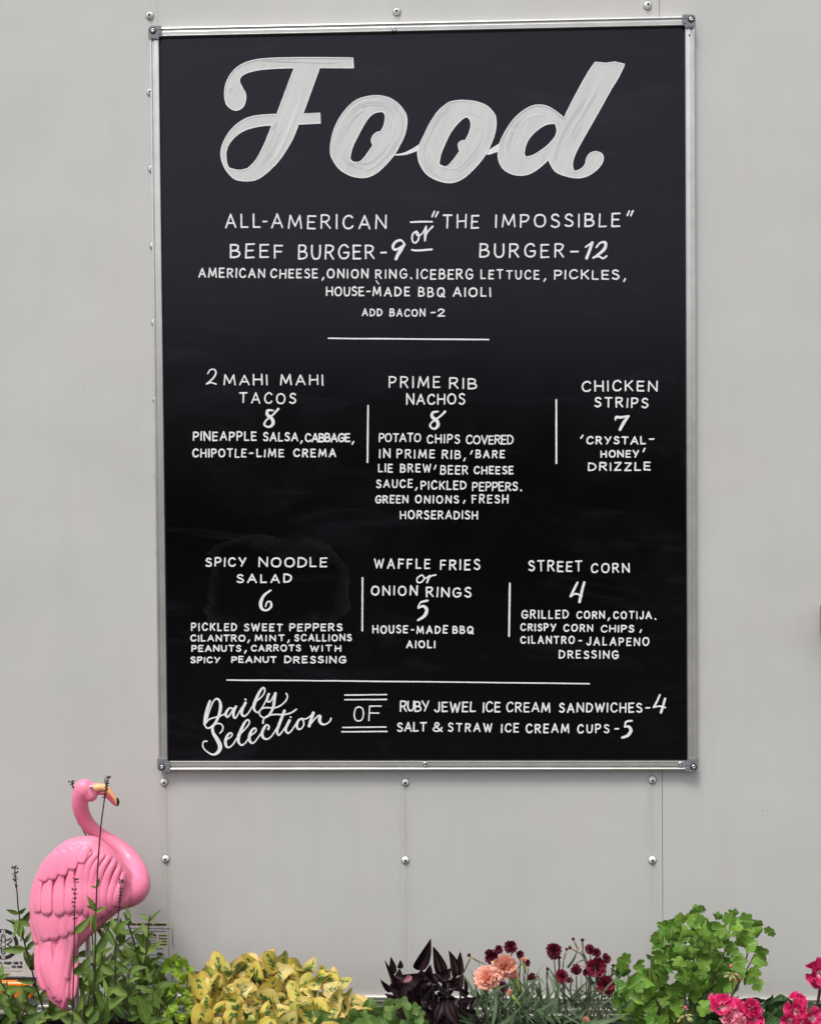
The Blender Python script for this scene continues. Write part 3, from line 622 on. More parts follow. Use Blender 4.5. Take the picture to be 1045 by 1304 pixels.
rule('long rule above Daily Selection', ((289,866),(430,867),), ((431,867),(750,870.6)), w=1.7)
rule('double rule above OF', ((439,885.2),(492,884.4)), ((439,891),(492,890.7)), w=1.7)
rule('double rule under OF', ((436,926.3),(491.5,925.8)), ((435,931.9),(492.6,931.5)), w=1.7)

# painted title letters -------------------------------------------------
def outline(P, org, sc):
    """P: (x, y) smooth or (x, y, 1) corner; closed; returns photo pixels"""
    m = len(P); out = []; cor = [i for i, p in enumerate(P) if len(p) > 2]
    if not cor: return [(org[0]+x/sc, org[1]+y/sc) for x, y in catmull([p[:2] for p in P], 7, True)]
    for a, b in zip(cor, cor[1:]+[cor[0]+m]):
        seg = [P[i % m][:2] for i in range(a, b+1)]; q = catmull(seg, 7) if len(seg) > 2 else seg
        out += q[:-1]
    return [(org[0]+x/sc, org[1]+y/sc) for x, y in out]
def painted(name, label, loops):
    cu = bpy.data.curves.new('tmp', 'CURVE'); cu.dimensions = '2D'; cu.fill_mode = 'BOTH'
    for L in loops:
        sp = cu.splines.new('POLY'); sp.points.add(len(L)-1); sp.use_cyclic_u = True
        for p, (x, y) in zip(sp.points, L): p.co = (x*.01, y*.01, 0, 1)
    to = bpy.data.objects.new('tmp', cu); COL.objects.link(to); dg = bpy.context.evaluated_depsgraph_get()
    src = bpy.data.meshes.new_from_object(to.evaluated_get(dg)); bpy.data.objects.remove(to); bpy.data.curves.remove(cu)
    me = mkmesh(name, [px(v.co.x*100, v.co.y*100, LY-.0003) for v in src.vertices], [tuple(p.vertices) for p in src.polygons], M['title'])
    bpy.data.meshes.remove(src); o = obj(name, me, BOARD, label)
    ink = Ink(LY-.0005); 
    for L in loops:
        ink.stroke([(x, y, 1.5) for x, y in L]+[L[0]+(1.5,), L[1]+(1.5,)])
    e = ink.mb.build('letter_edge', M['edge'], o)
    return o
Fo = [(935,72,1),(940,137,1),(715,137,1),(605,440,1),(718,440,1),(722,505,1),(575,512,1),(530,620),(455,740),(375,825),(300,878),(225,890),(150,875),(98,822),(68,760),(60,700),(76,635),(120,560),(180,503),(250,467),(330,453),(432,447,1),(548,137,1),(440,140),(330,148),(250,165),(198,190),(182,225),(200,268),(222,310),(222,355),(203,400),(158,420),(115,400),(90,360),(85,290),(102,222),(142,160),(200,115),(290,85),(430,73),(650,70)]
Fi = [(400,518,1),(320,525),(230,547),(165,585),(115,640),(93,700),(97,765),(112,805,1),(180,820),(238,808,1),(290,755),(345,655)]
painted('painted_letter', 'large white painted letter F', [outline(Fo, (270,60), 5.225), outline(Fi, (270,60), 5.225)])
o1 = [(590,103),(700,115),(800,160),(880,235),(930,320),(938,410),(915,530),(860,650),(800,755),(720,850),(620,945),(520,1000),(420,1010),(310,985),(200,920),(130,830),(95,740),(100,620),(130,490),(190,360),(270,250),(370,160),(480,118)]
i1 = [(670,278,1),(700,320),(695,400),(675,460),(650,500,1),(600,515),(560,555),(548,605),(565,655,1),(520,720),(470,790),(420,835),(370,845),(330,830),(310,800),(320,730),(350,640),(400,540),(460,430),(520,340),(590,290)]
painted('painted_letter', 'first white painted letter o', [outline(o1, (410,110), 8.708), outline(i1, (410,110), 8.708)])
o2 = [(560,143),(690,158),(790,195),(860,260),(890,320),(892,420),(865,530),(810,655),(740,760),(640,870),(540,950),(430,985),(310,965),(190,900),(120,800),(95,700),(105,620),(150,520),(220,380),(300,260),(390,180),(460,152)]
i2 = [(600,310,1),(632,350),(638,410),(615,490),(580,555,1),(540,560),(510,590),(515,640),(525,660,1),(470,740),(410,808),(360,825),(318,815),(312,780),(330,690),(370,590),(430,470),(500,380),(560,325)]
painted('painted_letter', 'second white painted letter o', [outline(o2, (520,110), 8.038), outline(i2, (520,110), 8.038)])
def T8(x, y, *k): return ((680+x/7.246-620)*9.5, (60+y/7.246-110)*9.5, *k)
do = [(625,225),(720,240),(820,295),T8(275,655,1),T8(340,520),T8(430,350),T8(500,230),T8(560,140,1),T8(660,148,1),T8(745,138,1),T8(832,158,1),T8(770,285),T8(700,400),T8(600,580),T8(520,720),T8(430,880),T8(370,1000),T8(350,1090),T8(370,1150,1),T8(430,1125),T8(470,1080),T8(485,1020),T8(520,978),T8(570,965),T8(620,985),T8(635,1030),T8(610,1090),T8(550,1150),T8(470,1195),T8(380,1205),T8(280,1185),T8(200,1150),T8(155,1090),(742,882,1),(680,940),(600,1005),(500,1060),(400,1075),(290,1055),(190,990),(140,890),(135,790),(160,670),(230,530),(320,400),(430,300),(540,240)]
di = [(825,450,1),(843,520),(835,580),(800,640),(730,715),(630,790),(540,840),(460,855,1),(447,800),(470,700),(520,610),(600,530),(690,470),(760,450)]
# rotate so the list starts at a corner
painted('painted_letter', 'large white painted letter d', [outline(do, (620,110), 9.5), outline(di, (620,110), 9.5)])
def streaks():
    rr = random.Random(77)
    def arc(pts, ctr, k, a, b, w, m):
        n = len(pts); seg = [pts[(a+i) % n] for i in range(b)]; i_ = Ink(LY-.00045-.00001*rr.randint(0, 9))
        i_.stroke([(ctr[0]+(x-ctr[0])*k, ctr[1]+(y-ctr[1])*k, max(.4, w*abs(sin(pi*j/(len(seg)-1)))**.5)) for j, (x, y) in enumerate(seg)]); o = i_.mb.build('brush_streak', m, BOARD)
    A = mat('paint_streak_thin', (.52,.54,.55), .6); B = mat('paint_streak_thick', (.69,.69,.68), .6)
    for P, org, sc, ctr in ((o1, (410,110), 8.708, (469,174)), (o2, (520,110), 8.038, (581.5,181))):
        L = outline(P, org, sc); n = len(L)
        for k in range(11): arc(L, ctr, rr.choice((.66,.72,.78,.84,.9)), rr.randint(0, n), rr.randint(14, 46), rr.uniform(.8, 2.6), rr.choice((A, B)))
    L = outline(do, (620,110), 9.5)
    def lines(P0, P1, off, n, org=(0, 0)):
        for k in range(n):
            f = rr.uniform(-off, off); t0, t1 = sorted((rr.uniform(0, .6), rr.uniform(.4, 1.))); C = catmull(P0, 10); m_ = len(C); seg = C[int(t0*m_):max(int(t0*m_)+3, int(t1*m_))]
            i_ = Ink(LY-.00045-.00001*rr.randint(0, 9)); w = rr.uniform(.8, 3.)
            i_.stroke([(x+f, y, max(.4, w*abs(sin(pi*(j+.3)/(len(seg))))**.5)) for j, (x, y) in enumerate(seg)]); i_.mb.build('brush_streak', rr.choice((A, B)), BOARD)
    lines([(388,92),(372,130),(358,165),(344,195),(332,212)], None, 11, 11)
    lines([(775,90),(757,120),(738,150),(722,180),(714,208)], None, 12, 12)
    lines([(690,146),(670,149),(655,164),(648,184),(648,200)], None, 5, 8)
    lines([(330,77),(360,78),(400,80),(432,80)], None, 1, 3); lines([(300,118),(296,112),(292,120),(300,130)], None, 2, 3)
streaks()
ink = Ink(LY-.0001)
ink.stroke(catmull([(500,196.8,2),(508,196.9,2.2),(518,194.8,3.8),(530,189.5,6),(537,186,8)], 6)); ink.stroke(catmull([(616,195.2,4),(622,194.2,5.5),(629,190.8,7.5),(639,186.5,10)], 6))
ink.mb.build('letter_link', M['edge'], BOARD, label='thin joining strokes between the painted letters')
# ------------------------------------------------------------------ labels, marker light and tray on the wall
def wallpoly(mb, pts, y):
    mb.add([px(u, v, y) for u, v in pts], [tuple(range(len(pts)))])
def ring(mb, c, r0, r1, y, n=48, a0=0, a1=2*pi):
    P = px(c[0], c[1], y); s = mpp(0)
    vs = [(P.x+r*s*cos(a0+(a1-a0)*k/n), y, P.z+r*s*sin(a0+(a1-a0)*k/n)) for k in range(n+1) for r in (r0, r1)]
    mb.add(vs, [(2*k, 2*k+1, 2*k+3, 2*k+2) for k in range(n)])
def safety_label():
    T = thing('safety_label', 'white film label with a black gear wheel emblem stuck left of the flamingo', 'label', tuple(px(5, 1240, -.001)))
    b = MB(); wallpoly(b, [(-60,1178),(33,1180),(33,1243),(-60,1243)], -.0006); b.build('label_film', M['whitefilm'], T)
    c = (4.5, 1202.5); b = MB(); ring(b, c, 15.2, 20, -.0009); b.build('emblem_ring', M['black'], T)
    for k, txt in enumerate('2137'):                               # little numbered discs on the ring
        a = radians((150, 90, 42, 270)[k]); q = (c[0]+16.4*cos(a), c[1]-16.4*sin(a)); b = MB(); ring(b, q, 0, 2.6, -.0011, 14); e = b.build('number_disc', M['whitefilm'], T)
        i = Ink(-.0013); i.curve([(q[0]-.8, q[1]-1.2), (q[0]+.7, q[1]-1), (q[0], q[1]+1.5)] if txt != '1' else [(q[0], q[1]-1.5), (q[0], q[1]+1.5)], .7); i.mb.build('number', M['black'], T)
    ik = Ink(-.0011)
    ik.curve([(c[0]+3.2*cos(a*pi/6), c[1]+3.2*sin(a*pi/6)) for a in range(13)], .8)
    for k in range(6):                                             # slotted spokes
        a = pi/2+k*pi/3; dx, dy = cos(a), -sin(a); nx, ny = -dy, dx
        ik.curve([(c[0]+dx*4+nx*2.3, c[1]+dy*4+ny*2.3), (c[0]+dx*9.5+nx*2.4, c[1]+dy*9.5+ny*2.4), (c[0]+dx*12+nx*1.2, c[1]+dy*12+ny*1.2), (c[0]+dx*12-nx*1.2, c[1]+dy*12-ny*1.2), (c[0]+dx*9.5-nx*2.4, c[1]+dy*9.5-ny*2.4), (c[0]+dx*4-nx*2.3, c[1]+dy*4-ny*2.3)], 1.3)
        ik.stroke([(c[0]+dx*8.6, c[1]+dy*8.6), (c[0]+dx*9.6, c[1]+dy*9.6)], 1.3)
    ik.mb.build('gear_emblem', M['black'], T)
    ik = Ink(-.0011)
    word(ink=ik, text='HAVE', x0=-22, x1=-8, yt=1224.6, yb=1228, w=.55); word(ik, 'BEEN', -5, 3, 1224.6, 1228, .55); word(ik, 'TORQUED', 5, 15, 1224.6, 1228, .55); word(ik, 'USING', 17, 24, 1224.6, 1228, .55); word(ik, 'THE', 25.5, 29, 1224.6, 1228, .55)
    word(ik, 'FOOT', 15, 21, 1229.6, 1232.6, .55); word(ik, 'POUNDS', 22, 29, 1229.6, 1232.6, .55); ik.stroke([(3,1232.6),(13,1232.6)], .5)
    ik.stroke([(-40,1236.6),(29,1236.6)], .4); ik.mb.build('small_print', M['black'], T)
safety_label()
def info_label():
    T = thing('information_label', 'clear tyre and loading information label with black print right of the flamingo', 'label', tuple(px(190, 1240, -.001)))
    b = MB(); wallpoly(b, [(160,1172),(214.5,1173.5),(214.5,1246),(160,1246)], -.0006); b.build('label_film', M['whitefilm'], T)
    b = MB()
    for v in (1190.2, 1194.2, 1197.9, 1201.6): wallpoly(b, [(202, v), (213.2, v+.2), (213.2, v+2.4), (202, v+2.2)], -.0009)
    wallpoly(b, [(166,1175.4),(212.6,1175.9),(212.6,1178.9),(166,1178.4)], -.0009)
    b.build('yellow_field', M['yellow'], T)
    ik = Ink(-.0012)
    word(ik, 'TIRE', 166.5, 173, 1175.8, 1178, 1.0); word(ik, 'AND', 174.5, 180, 1175.8, 1178, 1.0); word(ik, 'LOADING', 182, 194, 1175.9, 1178.2, 1.0); word(ik, 'INFORMATION', 196, 212, 1176.2, 1178.4, 1.0)
    rr = random.Random(5)
    for v in (1182.4, 1186, 1194.5, 1198, 1201, 1204, 1208, 1216, 1220, 1226, 1229, 1232.5, 1236):
        x = 164
        while x < (211 if v < 1190 else 199 if v < 1206 else 208):
            l = rr.uniform(2, 6); ik.stroke([(x, v), (x+l, v+.05)], .8 if v not in (1182.4,) else .7); x += l+1.2
    for v in (1191.4, 1195.3, 1199, 1202.7): ik.stroke([(203, v), (212, v+.1)], 1.1)
    word(ik, 'WARNING', 181, 199, 1189.3, 1191.9, 1.0); word(ik, 'MAXIMUM', 200, 207, 1213, 1215, .8)
    ik.mb.build('small_print', M['black'], T)
    ik = Ink(-.0012); v = 1182
    while v < 1203: l = rr.uniform(.8, 2.4); ik.stroke([(219.6+(v-1182)*.02, v), (219.6+(v-1182)*.02, v+l)], .7); v += l+1.1
    ik.mb.build('vertical_print', M['black'], T)
info_label()
def marker_light():
    T = thing('marker_light', 'orange side marker light with a steel screw behind the lowest leaves left of the flamingo', 'marker light', tuple(px(10, 1256, 0)))
    a, c = px(-40, 1245.2, 0), px(45, 1267, 0)
    b = MB(); b.box((a.x-.002, -.004, c.z-.002), (c.x+.002, -.0, a.z+.002)); b.build('lamp_base', M['gasket'], T)
    b = MB(); b.box((a.x, -.017, c.z), (c.x, -.0042, a.z)); o = b.build('amber_lens', M['orange'], T)
    m = o.modifiers.new('bevel', 'BEVEL'); m.width = .004; m.segments = 3
    b = MB()
    for k in range(46): p = a.x+.005+k*(c.x-a.x-.012)/45; b.box((p, -.0178, a.z-.0062), (p+.0012, -.0169, a.z-.0044))
    b.build('lens_rib', M['orange'], T)
    q = px(40, 1256.5, -.0165); b = MB(); b.lathe(q, [(.0034,0),(.0034,.0005),(.0028,.0016),(.0016,.0022)], 14); b.build('lamp_screw', M['screw'], T, smooth=True)
marker_light()
def tray():
    T = thing('wooden_tray', 'brown wooden box whose edge shows at the right beside the board', 'wooden box', tuple(px(1100, 812, 0)))
    m = mat('varnished_wood', (.22,.10,.045), .45); t = NT(m); v = t.coords(scale=(1,1,9))
    t.col(t.ramp(t.noise(v, 14, 4, .6, 1.5), [(.3, (.30,.135,.06)), (.7, (.16,.065,.03))]))
    a, c = px(1043.3, 770, -.004), px(1180, 811, -.06)
    for nm, p, q in (('side_board', (a.x,-.075,c.z), (a.x+.009,-.004,a.z)), ('front_board', (a.x+.0092,-.075,c.z), (c.x,-.064,a.z-.004)),
                     ('base_board', (a.x+.0092,-.0635,c.z), (c.x,-.004,c.z+.008)), ('back_board', (a.x+.0092,-.0145,c.z+.0083), (c.x,-.004,a.z))):
        b = MB(); b.box(p, q); o = b.build(nm, m, T); k = o.modifiers.new('bevel', 'BEVEL'); k.width = .002; k.segments = 2
tray()

# ------------------------------------------------------------------ planter below the picture
def planter():
    zt = px(640, 1304, 0).z-.022; T = thing('planter_box', 'long wooden planter trough filled with soil below the menu board', 'planter', (0,-.2,0))
    wood = mat('weathered_planter_wood', (.16,.11,.07), .8); t = NT(wood)
    t.col(t.ramp(t.noise(t.coords(scale=(1,1,12)), 4, 4, .6, 1.2), [(.3, (.20,.14,.09)), (.7, (.10,.07,.045))]))
    for k in range(5):
        z0 = .02+k*(zt-.04)/5
        for nm, p, q in (('plank', (-1.0,-.45,z0), (1.0,-.43,z0+(zt-.04)/5-.004)), ('plank', (-1.0,-.065,z0), (1.0,-.045,z0+(zt-.04)/5-.004))):
            b = MB(); b.box(p, q); b.build(nm, wood, T)
    for x in (-1.0, .98): b = MB(); b.box((x,-.4295,.02), (x+.02,-.0655,zt-.03)); b.build('end_board', wood, T)
    soil = mat('dark_potting_soil', (.02,.014,.01), .95); t = NT(soil); t.bump(t.noise(t.coords(), 90, 4, .7), .9, .01)
    n, m2 = 60, 12; rr = random.Random(1)
    vs = [(-.978+1.956*i/n, -.4295+.364*j/m2, zt-.03+rr.uniform(-.006,.008)) for j in range(m2+1) for i in range(n+1)]
    obj('soil', mkmesh('soil', vs, [(j*(n+1)+i, j*(n+1)+i+1, (j+1)*(n+1)+i+1, (j+1)*(n+1)+i) for j in range(m2) for i in range(n)], soil, True), T, kind='stuff')
    return zt-.03
SOIL = planter()

# ------------------------------------------------------------------ flamingo
def flamingo():
    YC = -.15; T = thing('plastic_flamingo', 'pink plastic garden flamingo with folded wings standing among the green leaves', 'garden ornament', (px(100,1300,YC).x, YC, SOIL))
    pk, fe = m_plastic(), m_feather()
    rows = [(1065.5,107,109),(1067,97,121),(1070,86,126),(1075,77,132),(1082,69,140),(1092,60,149),(1103,53,158),(1115,47,166),(1127,43,171),(1140,41,171),(1150,40,165),
            (1160,41,152),(1170,42,140),(1180,44,130),(1190,47,118),(1200,50,108),(1212,50,98),(1230,50,92),(1248,55,90),(1262,61,90),(1272,66,89),(1279,72,86),(1283,76,82)]
    R = catmull(rows, 4)
    def prm(v):
        if v <= R[0][0]: r = R[0]
        elif v >= R[-1][0]: r = R[-1]
        else:
            for a, b in zip(R, R[1:]):
                if a[0] <= v <= b[0]:
                    t = (v-a[0])/max(1e-6, b[0]-a[0]); r = tuple(a[j]+(b[j]-a[j])*t for j in range(3)); break
        h = (r[2]-r[1])/2; return (r[1]+r[2])/2, max(h, 1.)
    def lean(v): return YC - .00034*max(0, v-1125)                 # the folded tail hangs a little forward
    def surf(u, v):
        c, h = prm(v); q = min(.985, abs((u-c)/h)); th = 31*(h/65)**.7
        return lean(v) - th*mpp(YC)*(1-q*q)**.31
    mb = MB(); n = 40; vs = []
    for v, a, b in R:
        c, h = (a+b)/2, max(.8, (b-a)/2); th = 31*(h/65)**.7*mpp(YC)
        for k in range(n):
            ang = 2*pi*k/n; x = cos(ang); y = sin(ang); y = (abs(y)**.62)*(1 if y > 0 else -1)
            p = px(c+h*x, v, lean(v)); vs.append((p.x, lean(v)-th*y, p.z))
    m = len(R); fs = [(i*n+k, i*n+(k+1) % n, (i+1)*n+(k+1) % n, (i+1)*n+k) for i in range(m-1) for k in range(n)]+[tuple(range(n))[::-1], tuple((m-1)*n+k for k in range(n))]
    mb.add(vs, fs)
    s = mpp(YC); K = 4.025
    neck = [(432,98,46,-.118),(416,130,45,-.116),(412,185,42,-.112),(428,240,40,-.104),(462,292,38,-.096),(512,335,37,-.088),(572,372,40,-.086),(632,420,46,-.088),(678,482,53,-.098),(702,548,62,-.120),(700,605,72,-.134),(660,630,76,-.146),(590,640,80,-.15),(520,640,70,-.15)]
    P = catmull([(a/K, 980+b/K, r/K, y) for a, b, r, y in neck], 5)
    mb.tube([px(a, b, y) for a, b, r, y in P], [r*s for a, b, r, y in P], 24)
    mb.ball(px(107.5, 1005, -.118), 13.6*s, 24, 16, (1,.85,1)); mb.ball(px(116, 1011, -.12), 9.6*s, 20, 14, (1,.8,1.1)); mb.ball(px(120, 1004.5, -.119), 7.6*s, 20, 14, (1,.8,1))
    o = mb.build('body', pk, T, smooth=True)
    r = o.modifiers.new('remesh', 'REMESH'); r.mode = 'VOXEL'; r.voxel_size = .0021; r.use_smooth_shade = True
    sm = o.modifiers.new('smooth', 'SMOOTH'); sm.iterations = 5; sm.factor = .5
    # feathers: raised lens-shaped shells laid on the body surface
    def feather(pts, w, lift, tipround=.75, wing=None, nm='feather', sink=.004, fm=None):
        C = catmull([(a, b) for a, b in pts], 6); mlen = len(C); arc = sum(sqrt((q[0]-p[0])**2+(q[1]-p[1])**2) for p, q in zip(C, C[1:])); na = 11; g = []; uv = []
        for i, (u, v) in enumerate(C):
            t = i/(mlen-1); a, b = C[max(0, i-1)], C[min(mlen-1, i+1)]; dx, dy = b[0]-a[0], b[1]-a[1]; l = sqrt(dx*dx+dy*dy) or 1; nx, ny = -dy/l, dx/l
            ww = w/2*min(1, (.55+t*.9))*(sqrt(max(0, 1-((t-tipround)/(1-tipround))**2)) if t > tipround else 1); ww = max(ww, .05)
            for k in range(na):
                q = -1+2*k/(na-1); e = abs(q) > .99 or i in (0, mlen-1)
                uu, vv = u+nx*q*ww, v+ny*q*ww
                y = surf(uu, vv) - lift*.8 - .0019*(1-q*q)*min(1, w/14) - .0017*t
                if e: y += sink*.85+.0017*t
                p = px(uu, vv, y); g.append(p); uv.append((.5+q*.5, arc*t/100))
        fs = [(i*na+k, i*na+k+1, (i+1)*na+k+1, (i+1)*na+k) for i in range(mlen-1) for k in range(na-1)]
        return obj(nm, mkmesh(nm, g, fs, fm or fe, True, uv), wing)
    W = obj('wing', mkmesh('wing', [px(90,1180,YC), px(91,1180,YC), px(90,1181,YC)], [(0,1,2)], pk), T)
    J = random.Random(4)
    # tail and primaries (lowest layer first)
    for pts, w in (([(80,1236),(82,1262),(82,1288)], 11), ([(90,1190),(93,1225),(92,1252),(88,1275)], 17), ([(50,1192),(50,1220),(54,1244),(60,1262)], 15), ([(60,1196),(61,1225),(65,1250),(71,1273)], 20), ([(86,1178),(82,1210),(76,1245),(72,1279)], 27), ([(96,1170),(95,1195),(90,1225),(86,1250)], 16)):
        feather(pts, w, .0012+.0006*J.random(), .8, W)
    L = .004
    for pts, w in (([(43,1150),(43,1176),(48,1204)], 10), ([(48,1140),(47,1168),(51,1200)], 13), ([(57,1150),(55,1172),(58,1201)], 18), ([(71,1150),(69,1172),(69,1199)], 18), ([(85,1150),(83,1170),(80,1196)], 17), ([(99,1152),(95,1168),(90,1190)], 16), ([(110,1156),(106,1170),(99,1186)], 14)): feather(pts, w, L*.7, .72, W)
    # right fan of long curved feathers
    for k, (pts, w) in enumerate((([(159,1110),(154,1124),(148,1142),(147,1156)], 11), ([(154,1101),(147,1118),(140,1142),(142,1163)], 11), ([(148,1094),(138,1112),(131,1140),(134,1170)], 12), ([(141,1089),(129,1108),(122,1136),(126,1173)], 12),
                         ([(133,1087),(120,1106),(115,1134),(118,1174)], 12), ([(125,1085),(112,1103),(108,1130),(111,1170)], 12), ([(117,1084),(105,1098),(102,1126),(103,1165)], 12))): feather(pts, w, L*.9+k*.0006, .85, W)
    for pts, w in (([(52,1120),(47,1142),(48,1164)], 12), ([(64,1118),(59,1140),(60,1167)], 17), ([(78,1112),(75,1138),(76,1168)], 17), ([(91,1105),(89,1132),(88,1166)], 15), ([(102,1100),(100,1128),(98,1164)], 13)): feather(pts, w, L*1.5, .8, W)
    for pts, w in (([(74,1084),(60,1105),(53,1124)], 18), ([(82,1080),(71,1100),(65,1122)], 18), ([(92,1077),(83,1096),(78,1117)], 18), ([(103,1076),(95,1090),(90,1109)], 18), ([(114,1078),(106,1087),(101,1100)], 17)): feather(pts, w, L*2.0, .62, W, fm=pk)
    # beak, eye
    H = 13.06; org = (80, 985)
    def tub(nm, pts, m_, par=T, sc=1.):
        Q = catmull([(org[0]+a/H, org[1]+b/H, r_/H) for a, b, r_ in pts], 5); b = MB(); b.tube([px(u, v, -.12) for u, v, r_ in Q], [r_*s for u, v, r_ in Q], 16); return b.build(nm, m_, par, smooth=True)
    bk = tub('upper_beak', [(540,245,74),(600,232,68),(665,228,60),(730,256,52),(790,315,43),(842,382,35),(882,440,28),(905,500,20),(908,540,6)], mat('orange_beak_plastic', (.82,.42,.19), .45))
    tub('lower_beak', [(560,320,30),(625,325,32),(690,325,34),(745,370,38),(800,435,32),(850,495,24),(890,540,8)], mat('dull_red_plastic', (.55,.07,.11), .4))
    tub('beak_tip', [(905,400,8),(915,440,24),(920,490,26),(912,530,17),(905,548,5)], mat('black_plastic', (.012,.012,.012), .35), bk)
    ec = px(org[0]+478/H, org[1]+232/H, -.12-8.4*s)
    b = MB(); b.ball(ec, 2.7*s, 16, 10, (1,.55,1)); ey = b.build('eye', mat('white_eye_paint', (.72,.60,.62), .3), T, smooth=True)
    b = MB(); b.ball(ec+Vector((0,-1.2*s,0)), 1.35*s, 12, 8, (1,.6,1)); b.build('pupil', M['black'], ey, smooth=True)
    for u in (96, 112):
        b = MB(); p = px(u, 1190, YC+.01); b.tube([(p.x, YC+.01, p.z), (p.x+.004, YC+.01, SOIL-.02)], .004, 10); b.build('leg', M['rail'], T, smooth=True)
flamingo()

# ------------------------------------------------------------------ foliage tools
def leaf_grid(w, n=9, m=6, cup=.12, droop=.15, wave=0., fold=0., seed=0, twist=0.):
    """w(t) = half width at t in 0..1; leaf of length 1 along +Y, facing +Z"""
    r = random.Random(seed); ph = r.uniform(0, 6); vs = []; uv = []; side = r.uniform(-.06,.06)
    for j in range(n+1):
        t = j/n; hw = max(.001, w(t))
        for i in range(m+1):
            q = -1+2*i/m; x = q*hw
            z = -droop*t*t + cup*hw*q*q + fold*abs(x) + wave*sin(t*9+ph+q*2)*abs(q)*.5*hw + twist*t*x
            vs.append((x+side*sin(pi*t), t-.25*droop*t*t, z)); uv.append((.5+.5*q, t, max(abs(q), 2*t-1)))
    return vs, [(j*(m+1)+i, j*(m+1)+i+1, (j+1)*(m+1)+i+1, (j+1)*(m+1)+i) for j in range(n) for i in range(m)], uv
def leaf_polar(rf, rings=4, n=36, cup=.12, droop=.12, wave=.05, seed=0, notch=0.):
    """blade whose outline is r(theta) about its middle (theta 0 = tip); base at the origin, tip near (0,1)"""
    r = random.Random(seed); vs = [(0,.5,0)]; uv = [(.5,.5,0)]; ph = r.uniform(0, 6); k2 = r.choice((2,3))
    for a in range(1, rings+1):
        f = a/rings
        for k in range(n):
            th = 2*pi*k/n; rr = rf(th); rr = rr*(f if f > .45 else f)
            x, y = rr*sin(th), .5+rr*cos(th)
            z = cup*(x*x)*2 - droop*(y-.3)**2 + wave*f*f*sin(k2*th+ph) - .10*abs(sin(th*2.5))*f*wave
            vs.append((x, y, z)); u = .5+.5*f*(sin(th) if abs(sin(th)) > .0 else 0); uv.append((u if f < 1 else .5+.5*max(-1, min(1, sin(th)*1.0)), max(0, min(1, .5+.5*f*cos(th))), f))
    fs = [(0, 1+k, 1+(k+1) % n) for k in range(n)]
    for a in range(rings-1): fs += [(1+a*n+k, 1+(a+1)*n+k, 1+(a+1)*n+(k+1) % n, 1+a*n+(k+1) % n) for k in range(n)]
    return vs, fs, uv
def variants(name, m, gens): return [mkmesh(name, g[0], g[1], m, True, g[2]) for g in gens]
def place(name, me, par, u, v, Y, ang, size, tilt=20, roll=0, wid=1., label=None):
    if par.name.startswith('salvia'):                              # the tail of the flamingo hangs clear of the leaves
        for f in (.25, .6, 1.):
            uu, vv = u+sin(radians(ang))*size*f, v-cos(radians(ang))*size*f
            if 40 < uu < 94 and vv < 1284: Y = max(Y, -.10)
    """leaf base at pixel (u, v) on plane Y; ang degrees clockwise from up; tilt leans the tip to the viewer, roll turns about its length"""
    a = radians(ang); t = radians(tilt); ax = Vector((sin(a)*cos(t), -sin(t), cos(a)*cos(t)))
    n = Vector((0,-1,.25)); n = (n-ax*n.dot(ax)).normalized(); n.rotate(Matrix.Rotation(radians(roll), 3, ax)) if roll else None
    x = ax.cross(n).normalized(); p = px(u, v, Y); s = size*mpp(Y)
    Mx = Matrix(((x.x*s*wid, ax.x*s, n.x*s, p.x), (x.y*s*wid, ax.y*s, n.y*s, p.y), (x.z*s*wid, ax.z*s, n.z*s, p.z), (0,0,0,1)))
    o = bpy.data.objects.new(name, me); COL.objects.link(o); o.parent = par; o.matrix_basis = Mx
    return o
def stem(par, pts, w0, w1, m, Y0, Y1=None, name='stem'):
    """pts = photo pixels from the base up; widths in pixels"""
    Y1 = Y0 if Y1 is None else Y1; C = catmull(pts, 5) if len(pts) > 2 else pts; k = len(C); P = []; Rr = []
    for i, (u, v) in enumerate(C):
        t = i/max(1, k-1); Y = Y0+(Y1-Y0)*t; P.append(px(u, v, Y)); Rr.append((w0+(w1-w0)*t)*.5*mpp(Y))
    b = MB(); b.tube(P, Rr, 7); return b.build(name, m, par, smooth=True)
def root(par, u, v, Y, w, m, du=0):
    """a stem from the soil up to pixel (u, v)"""
    p = px(u, v, Y); b = MB(); q = Vector((p.x+du, Y, SOIL-.01)); mid = (p+q)/2+Vector((du*.2, .004, 0)); r = w*.5*mpp(Y)
    b.tube([q, mid, p], [r*1.2, r*1.1, r], 7); return b.build('stem', m, par, smooth=True)
def plant(name, label, cat, u, Y, group=None): return thing(name, label, cat, (px(u, 1300, Y).x, Y, SOIL), group)
def scatter(rng, n, inside, mind, box):
    pts = []; tries = 0
    while len(pts) < n and tries < 6000:
        tries += 1; p = (rng.uniform(box[0], box[1]), rng.uniform(box[2], box[3]))
        if inside(*p) and all((p[0]-q[0])**2+(p[1]-q[1])**2 > mind*mind for q in pts): pts.append(p)
    return pts
def prof(P):
    def f(u):
        if u <= P[0][0] or u >= P[-1][0]: return 1e9
        for a, b in zip(P, P[1:]):
            if a[0] <= u <= b[0]: return a[1]+(b[1]-a[1])*(u-a[0])/(b[0]-a[0])
    return f
def lance(W, p=.75): return lambda t: W*(sin(pi*min(1, t)**p)**.9)*(1 if t < .999 else 0)+.002
STEMD = mat('dark_purple_stem', (.045,.02,.03), .5); STEMG = mat('green_stem', (.10,.15,.04), .5); STEMB = mat('brown_stem', (.09,.05,.03), .6)

